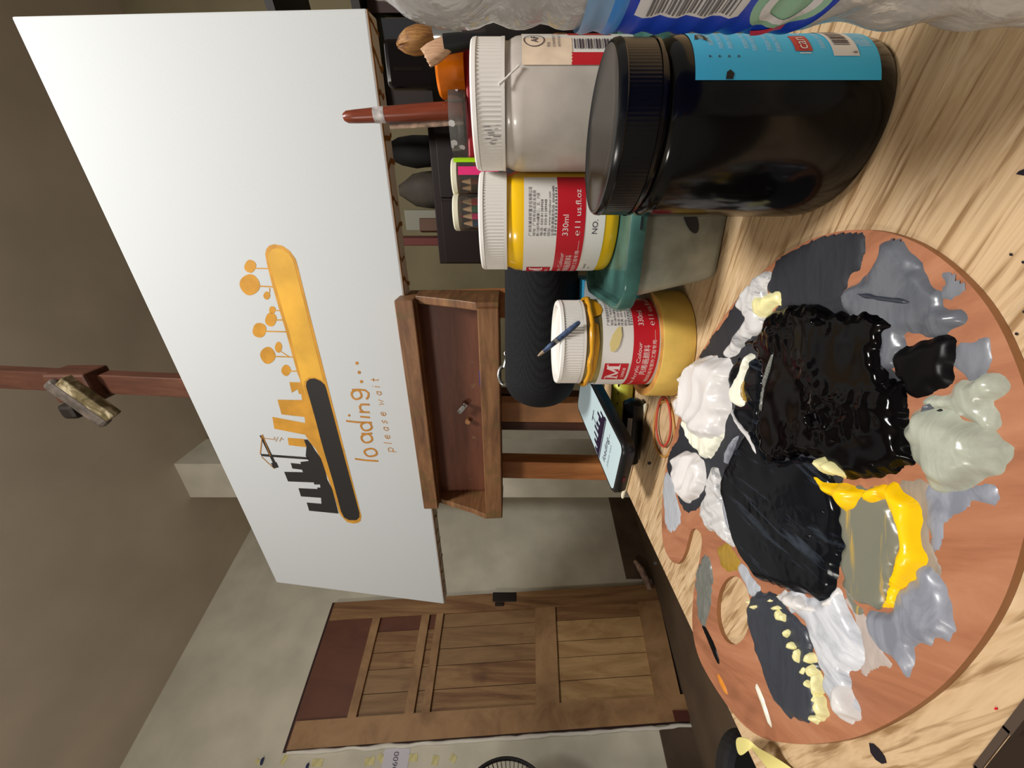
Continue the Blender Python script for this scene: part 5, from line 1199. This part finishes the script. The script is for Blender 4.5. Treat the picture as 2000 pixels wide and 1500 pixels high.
def clutter_box(px, dep, w, d_, h_, m_, name, label, cat, rz=0.0, bev=.004):
    b = at_depth(px[0], px[1], dep); b.z = ctop + .0005; mb = MB()
    a = (cdv * math.cos(rz) + cdn * math.sin(rz)); b2 = (cdn * math.cos(rz) - cdv * math.sin(rz))
    mb.box(b + ZV * (h_ / 2), (w, d_, h_), (a, b2, ZV)); tag(mb.build(name, m_, loc=tuple(b), bevel=bev), label, cat)
# crumpled bag
def bag(px, dep, w, d_, h_, m_, label, seed):
    b = at_depth(px[0], px[1], dep); b.z = ctop + .0005; mb = MB(); n = 24; vs = []; rows = [(0, .86), (.1, 1), (.4, 1.03), (.65, .9), (.85, .55), (1.0, .3)]
    for t, s_ in rows:
        for k in range(n):
            a = 2 * math.pi * k / n; q = 1 + .16 * noise.noise((math.cos(a) * 2, math.sin(a) * 2, t * 3 + seed))
            vs.append(b + cdv * (w / 2 * s_ * math.cos(a) * q) + cdn * (d_ / 2 * s_ * math.sin(a) * q) + ZV * (h_ * t))
    mb.add(vs, [(i * n + k, i * n + (k + 1) % n, (i + 1) * n + (k + 1) % n, (i + 1) * n + k) for i in range(len(rows) - 1) for k in range(n)] + [tuple(range(n))[::-1], tuple((len(rows) - 1) * n + k for k in range(n))])
    tag(mb.build('bag', m_, loc=tuple(b), smooth=60), label, 'bag')
bag((845, 372), 1.50, .13, .11, .17, M['cl_grey'], 'grey brown crumpled bag on the dark cabinet', 2)
bag((845, 296), 1.38, .10, .10, .20, M['cl_dark'], 'black crumpled bag on the cabinet beside the grey one', 5)
clutter_box((845, 430), 1.56, .08, .04, .16, M['cl_pale'], 'paper_stack', 'pale papers standing on the dark cabinet', 'papers')
clutter_box((845, 440), 1.49, .05, .03, .085, plain('box_brown', (96, 66, 46), .6), 'small_box', 'small brown box in front of the pale papers', 'box', .3)
clutter_box((845, 470), 1.56, .03, .08, .20, plain('red_file', (110, 50, 46), .6), 'file_box', 'narrow reddish file box at the cabinet end', 'box')
# dark desk frame further right with grey bars
mb = MB()
fr = at_depth(800, 84, 1.00)
shelf = thing('shelf_rack', 'dark metal shelf rack in shadow right of the cabinet', 'shelf', (fr.x, fr.y, 0))
SA = Vector((.75, -.66, 0)).normalized(); SB = Vector((.66, .75, 0)).normalized()
for a_, b_ in ((-.17, 0), (.17, 0), (-.17, .22), (.17, .22)):
    mb = MB(); c_ = Vector((fr.x, fr.y, 0)) + SA * a_ + SB * b_; mb.box(c_ + ZV * .75, (.028, .028, 1.5), (SA, SB, ZV)); mb.build('post', plain('rack_grey', (50, 47, 46), .5), shelf)
for z_ in (.35, .75, 1.12, 1.28, 1.5):
    mb = MB(); mb.box(Vector((fr.x, fr.y, z_)) + SB * .11, (.37, .24, .022), (SA, SB, ZV)); mb.build('shelf_board', plain('rack_board', (34, 28, 27), .6), shelf)
for i, (a_, h_, c_, lb) in enumerate(((-.11, .12, (46, 36, 34), 'dark brown carton on the shelf rack'), (.0, .10, (30, 30, 34), 'black box in the middle of the shelf rack'), (.11, .13, (58, 40, 36), 'reddish brown carton on the shelf rack end'))):
    b = Vector((fr.x, fr.y, 1.1315)) + SA * a_ + SB * .11; mb = MB(); mb.box(b + ZV * (h_ / 2), (.10, .16, h_), (SA, SB, ZV)); tag(mb.build('carton', plain('carton_%d' % i, c_, .7), loc=tuple(b)), lb, 'box')

# ---------------------------------------------------------------- fan, chair back, tape curl at the left
fc = Vector((-1.605, 1.30, ZC + .020)); fcam = Vector((-fc.x, -fc.y, 0)).normalized(); fdir = (fcam + Vector((.25, -.1, 0))).normalized(); fs_ = Vector((-fdir.y, fdir.x, 0))
fan = thing('standing_fan', 'black standing fan with a wire grille before the left wall', 'fan', (fc.x, fc.y, 0))
M['fan'] = plain('fan_black', (24, 20, 24), .35); FRr = .205
def fpt(r, a, d): return fc + fs_ * (r * math.cos(a)) + ZV * (r * math.sin(a)) + fdir * d
mb = MB()
for s in (1, -1):
    mb.tube([fpt(FRr, 2 * math.pi * i / 64, s * .012) for i in range(64)], .005, 6, closed=True)
    mb.tube([fpt(.06, 2 * math.pi * i / 32, s * .055) for i in range(32)], .003, 6, closed=True)
    for k in range(72):
        a = 2 * math.pi * k / 72; mb.tube([fpt(.06, a, s * .055), fpt(.14, a + .08, s * .050), fpt(.185, a + .11, s * .036), fpt(.202, a + .12, s * .012)], .0016, 4)
mb.build('grille', M['fan'], fan)
for k in range(3):
    mb = MB(); a = 2.1 * k; mb.face([fpt(.03, a, .012), fpt(.10, a - .25, .018), fpt(.17, a - .2, .018), fpt(.18, a + .3, -.006), fpt(.10, a + .5, -.014), fpt(.03, a + .4, -.010)]); mb.build('blade', plain('fan_blade', (60, 56, 66), .3), fan)
mb = MB(); mb.tube([fc + fdir * .05, fc - fdir * .06, fc - fdir * .16], [.04, .055, .045], 20); mb.build('motor', M['fan'], fan, smooth=40)
mb = MB(); mb.tube([fc - fdir * .10, Vector((fc.x, fc.y, 0.03)) - fdir * .10], .014, 12); mb.build('pole', M['fan'], fan)
mb = MB(); mb.lathe([(.17, 0), (.17, .02), (.03, .045)], Vector((fc.x, fc.y, 0)) - fdir * .10, 40); mb.build('base', M['fan'], fan, smooth=40)

ch0 = on_z(1440, 1475, ZT - .02)
cb = at_depth(1432, 1495, .285)
chair = thing('chair', 'black rounded chair back beyond the left table edge', 'chair', (cb.x - .02, cb.y + .02, 0))
mb = MB(); n = 24
ca_ = Vector((.93, -.36, 0)).normalized()
pts0 = []
ctz = ZC - .160
for k in range(n + 1):
    t = math.pi * k / n; pts0.append((.055 * math.cos(t), .030 * math.sin(t)))
poly = [(.055, -.28)] + pts0 + [(-.055, -.28)]
cbase = Vector((cb.x - .050, cb.y + .004, ctz - .036)); nb_ = Vector((.55, -.83, 0)).normalized(); ab_ = Vector((nb_.y * -1, nb_.x, 0))
mb.prism([cbase + ab_ * x + ZV * y - nb_ * .012 for x, y in poly], [cbase + ab_ * x + ZV * y + nb_ * .012 for x, y in poly]); mb.build('backrest', plain('chair_black', (20, 19, 21), .5), chair, bevel=.006)
sc_ = Vector((cbase.x, cbase.y, .44)) - nb_ * .17
mb = MB(); mb.box(sc_, (.34, .34, .04), (ab_, nb_, ZV)); mb.build('seat', plain('chair_seat', (24, 22, 24), .6), chair, bevel=.01)
mb = MB(); mb.box(cbase + ZV * -.27 - nb_ * .0 , (.09, .02, .16), (ab_, nb_, ZV)); mb.build('back_post', M['fan'], chair)
for a_, b_ in ((-.14, -.14), (.14, -.14), (.14, .14), (-.14, .14)):
    mb = MB(); q = sc_ + ab_ * a_ + nb_ * b_; mb.box((q.x, q.y, .21), (.03, .03, .42), (ab_, nb_, ZV)); mb.build('leg', M['fan'], chair)
# curl of yellow tape hanging on the table edge
row = [((1432, 1438), (1440, 1480), .012), ((1448, 1437), (1452, 1476), .017), ((1462, 1442), (1466, 1462), .019), ((1480, 1462), (1470, 1466), .016), ((1500, 1470), (1482, 1480), .010), ((1526, 1486), (1494, 1500), .004), ((1552, 1502), (1515, 1522), .0012), ((1574, 1524), (1530, 1545), .0008)]
mb = MB(); vs = []
for a_, b_, z_ in row:
    pa_, pb_ = on_z(a_[0], a_[1], ZT + z_), on_z(b_[0], b_[1], ZT + z_); vs += [pa_, pb_]
mb.add(vs, [(2 * i, 2 * i + 1, 2 * i + 3, 2 * i + 2) for i in range(len(row) - 1)])
o = mb.build('tape_strip', plain('strip_yellow', (222, 210, 132), .5), loc=tuple(vs[-1]), smooth=80)
so = o.modifiers.new('thick', 'SOLIDIFY'); so.thickness = .0005; sb = o.modifiers.new('sub', 'SUBSURF'); sb.levels = 2; sb.render_levels = 2
tag(o, 'curled strip of pale yellow tape stuck to the left table edge', 'tape')
# lump of dried plaster and pipe stub on the floor by the door
pb = on_z(1262, 1150, 0.0); pb2 = on_wall(1262, 1140, .05)
mb = MB(); pts = [on_wall(1240, 1095, .045), on_wall(1252, 1112, .05), on_wall(1262, 1132, .05), on_wall(1270, 1152, .05)]
mb.tube(pts, [.012, .022, .020, .016], 10)
tag(mb.build('floor_pipe', plain('pipe_pink', (150, 124, 112), .6, var=.2, vscale=40), loc=tuple(pts[-1]), smooth=60), 'short pinkish pipe piece low on the wall by the door foot', 'pipe')

# ---------------------------------------------------------------- lights
def area(name, loc, target, size, power, col, spread=180):
    d = bpy.data.lights.new(name, 'AREA'); d.shape = 'DISK'; d.size = size; d.energy = power; d.color = col; d.spread = R(spread)
    o = bpy.data.objects.new(name, d); C.objects.link(o); o.location = loc
    o.rotation_euler = (Vector(target) - Vector(loc)).to_track_quat('-Z', 'Y').to_euler(); return o
area('desk_lamp', (.36, -.30, ZC + 1.58), (.05, .60, ZC - .05), .36, 28.0, (1.0, .985, .955), 160)
d = bpy.data.lights.new('room_fill', 'POINT'); d.energy = 34.0; d.color = (1.0, .95, .87); d.shadow_soft_size = .15  # added fill point, no lamp there; lifts ceiling, left wall and canvas
o = bpy.data.objects.new('room_fill', d); C.objects.link(o); o.location = (-1.25, -.60, ZC + .95)
w = bpy.data.worlds.new('world'); bpy.context.scene.world = w; w.use_nodes = True
w.node_tree.nodes['Background'].inputs[0].default_value = (1.0, .92, .82, 1); w.node_tree.nodes['Background'].inputs[1].default_value = .22
